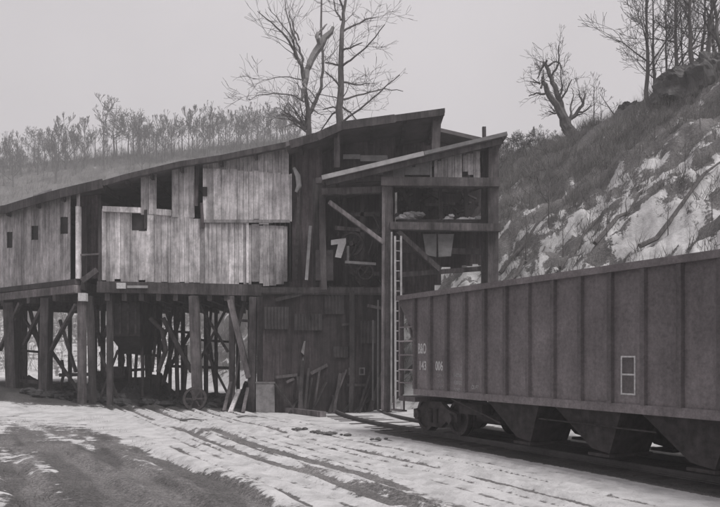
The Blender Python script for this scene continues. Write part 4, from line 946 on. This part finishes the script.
# --- rocks on the crest
def rock(label, c, sz, seed):
    from mathutils import noise as mn
    m = MB(); n, k = 56, 34; vs = []; fs = []
    for i in range(k + 1):
        ph = math.pi * i / k
        for j in range(n):
            th = 2 * math.pi * j / n; e = Vector((math.sin(ph) * math.cos(th), math.sin(ph) * math.sin(th), math.cos(ph)))
            e = Vector([math.copysign(abs(a) ** .6, a) for a in e]); p = e * 1.3 + Vector((seed * 7, 0, 0))
            q = 1 + .28 * mn.noise(p * 1.3) + .16 * mn.noise(p * 3.1) + .08 * abs(mn.noise(p * 8)) + .05 * mn.noise(p * 15)
            q = q * (1 - .07 * ((e.z * 4 + mn.noise(p * 2)) % 1))
            vs.append(tuple(c[a] + e[a] * sz[a] * q for a in range(3)))
    for i in range(k):
        for j in range(n): fs.append((i * n + j, i * n + n + j, i * n + n + (j + 1) % n, i * n + (j + 1) % n))
    m.add(vs, fs); tag(m.build('rock_outcrop', M['rock'], None), label, 'rock')
c = P(629, 112, 43); rock('small dark rock outcrop on the crest between the gnarled tree and the tall slim trees', (c.x, c.y, c.z - .2), (.6, .8, .65), 1)
c = P(684, 86, 37.6); rock('big dark blocky rock ledge under the tall trees at the top right', (c.x, c.y, c.z - .3), (1.35, 1.2, 1.0), 2)
c = P(717, 80, 36.6); rock('dark rock ledge at the right edge beside the larger ledge', (c.x, c.y, c.z - .3), (1.5, 1.4, 1.4), 3)

# --- brush: thin dry stems over the bank and the far hill
def brush(name, label, pts, hmin, hmax, rad, stems, seed, mt='brush'):
    g = np.random.default_rng(seed); n = len(pts); pts = np.repeat(pts, stems, 0); k = len(pts)
    h = g.uniform(hmin, hmax, k); d = g.normal(0, .38, (k, 2)); base = pts + np.column_stack([g.normal(0, .15, (k, 2)), np.zeros(k) - .05])
    tip_ = base + np.column_stack([d * h[:, None], h]); mid = (base + tip_) / 2 + g.normal(0, .08, (k, 3)) * h[:, None]
    V = []; rr_ = rad * g.uniform(.6, 1.3, k)
    tri = np.array([[1, 0, 0], [-.5, .87, 0], [-.5, -.87, 0]])
    v = np.concatenate([base[:, None] + tri[None] * rr_[:, None, None], mid[:, None] + tri[None] * rr_[:, None, None] * .7, tip_[:, None]], 1)
    f = [(0, 1, 4, 3), (1, 2, 5, 4), (2, 0, 3, 5)]; f3 = [(3, 4, 6), (4, 5, 6), (5, 3, 6)]
    o = np.arange(k)[:, None, None] * 7; q = (o + np.array(f)[None]).reshape(-1, 4); t3 = (o + np.array(f3)[None]).reshape(-1, 3)
    me = bpy.data.meshes.new(name); vv = v.reshape(-1, 3); me.vertices.add(len(vv)); me.vertices.foreach_set('co', vv.ravel().astype(np.float32))
    me.loops.add(q.size + t3.size); me.loops.foreach_set('vertex_index', np.concatenate([q.ravel(), t3.ravel()]).astype(np.int32))
    me.polygons.add(len(q) + len(t3)); me.polygons.foreach_set('loop_start', np.concatenate([np.arange(len(q)) * 4, q.size + np.arange(len(t3)) * 3]).astype(np.int32))
    me.update(calc_edges=True)
    a = me.attributes.new('tone', 'FLOAT', 'POINT'); a.data.foreach_set('value', np.repeat(g.uniform(.6, 1.4, k), 7).astype(np.float32))
    me.materials.append(M[mt]); ob = bpy.data.objects.new(name, me); C.objects.link(ob); tag(ob, label, 'brush', kind='stuff')
n = 22000; s = NR.uniform(.5, 22, n); u = NR.uniform(8, 75, n)
keep = (NR.random(n) < (.25 + .75 * sst(7, 12, s - 4 * sst(29, 23, u)))) & (fbm(u * .45, s * .45, 3, 90) > .44); s = s[keep]; u = u[keep]
v = s + 14; x = N[0] * v - N[1] * u; y = N[1] * v + N[0] * u
brush('brush', 'dry leafless brush covering the upper bank above the hopper car', np.column_stack([x, y, height(x, y)]), .15, .95, .010, 9, 1)
n = 9000; x = NR.uniform(-100, 30, n); y = NR.uniform(60, 140, n); v = N[0] * x + N[1] * y; k = v < 40; x = x[k]; y = y[k]
xc = NR.uniform(-75, -5, 2600); yc = NR.normal(139, 3, 2600); x = np.append(x, xc); y = np.append(y, yc)
brush('hillside_brush', 'grey bare brush covering the far hillside on the left', np.column_stack([x, y, height(x, y)]), .4, 2.4, .02, 3, 2)
n = 1500; v = NR.uniform(-9, 3.6, n); u = NR.uniform(6, 26, n); k = fbm(u * .5, v * .8, 3, 95) > .5; u = u[k]; v = v[k]; x = N[0] * v - N[1] * u; y = N[1] * v + N[0] * u
brush('dead_grass', 'short dead grass tufts on the bare ground at the lower left', np.column_stack([x, y, height(x, y)]), .03, .12, .004, 14, 3)
# loose debris on the snow
GD = 'small clods and sticks on the snow'
for i, (px, py) in enumerate([(318, 433), (325, 434), (332, 435), (379, 441), (300, 431), (345, 436), (236, 418), (180, 424)]):
    Y = CAMZ * F / (py - HY); x = X(px, Y); g = ground_at(x, Y); m = MB()
    if i < 6:
        for k in range(5): lump(m, (x + R.uniform(-.18, .18), Y + R.uniform(-.12, .12), g + .03), R.uniform(.04, .10), 1.2, i * 9 + k, .5)
    else: m.tube([(x, Y, g + .02), (x + .3, Y + .15, g + .06), (x + .7, Y + .1, g + .03)], [.03, .025, .01], 5)
    tag(m.build('clod' if i < 6 else 'stick', M['rock'], None), ['dark clod on the snow in front of the heavy timber, left of a close trio', 'dark clod in the middle of the close trio on the snow', 'dark clod at the right of the close trio on the snow', 'lone dark clod on the snow nearest the hopper car wheels', 'small dark clod below the left end of the heavy timber', 'small dark clod right of the close trio on the snow', 'short dark stick on the snow in front of the leaning planks', 'short dark stick on the snow in front of the middle posts'][i], 'clod' if i < 6 else 'stick', GD)
lying('shadow_streak', 'thin dark strip standing in for the truck shadow left of the hopper car wheels', 'shadow_streak', (404, 20.6, 0), (428, 20.4, .02), .025, 'bark')  # strip added where the truck's shadow streaks fall on the snow
# fallen branches on the bank
for i, (p0, p1) in enumerate([((508, 262, 31), (545, 232, 33)), ((560, 240, 29), (600, 222, 31)), ((500, 236, 34), (560, 205, 35)), ((640, 232, 26), (720, 186, 27)), ((595, 236, 28), (650, 205, 30))]):
    a = P(*p0); b = P(*p1); pts = []
    for k in range(6):
        q = a.lerp(b, k / 5); pts.append((q.x, q.y, ground_at(q.x, q.y) + .12))
    m = MB(); m.tube(pts, [.09, .085, .08, .06, .05, .03], 6)
    tag(m.build('fallen_log', M['bark'], None), ['fallen log lowest and leftmost on the snowy bank, right of the tipple', 'fallen log on the bank just above the middle of the hopper car', 'long fallen log higher on the bank right of the tipple posts', 'long fallen log on the bank nearest the right edge', 'fallen log on the bank above the white outlined panel'][i], 'log', 'fallen logs on the bank')

# ---------------------------------------------------------------- thin winter haze
me = bpy.data.meshes.new('haze'); b = MB().box((-176, -176, -2), (176, 176, 50)); me.from_pydata(b.v, [], b.f)
hm = bpy.data.materials.new('haze'); hm.use_nodes = True; t_ = hm.node_tree; t_.nodes.clear()
o_ = t_.nodes.new('ShaderNodeOutputMaterial'); pv = t_.nodes.new('ShaderNodeVolumePrincipled')
pv.inputs['Color'].default_value = (.93, .92, .93, 1); pv.inputs['Density'].default_value = .0028; pv.inputs['Anisotropy'].default_value = 0
t_.links.new(pv.outputs[0], o_.inputs['Volume']); me.materials.append(hm)
hz = bpy.data.objects.new('haze', me); C.objects.link(hz); hz['kind'] = 'stuff'; hz['label'] = 'thin winter haze over the valley'
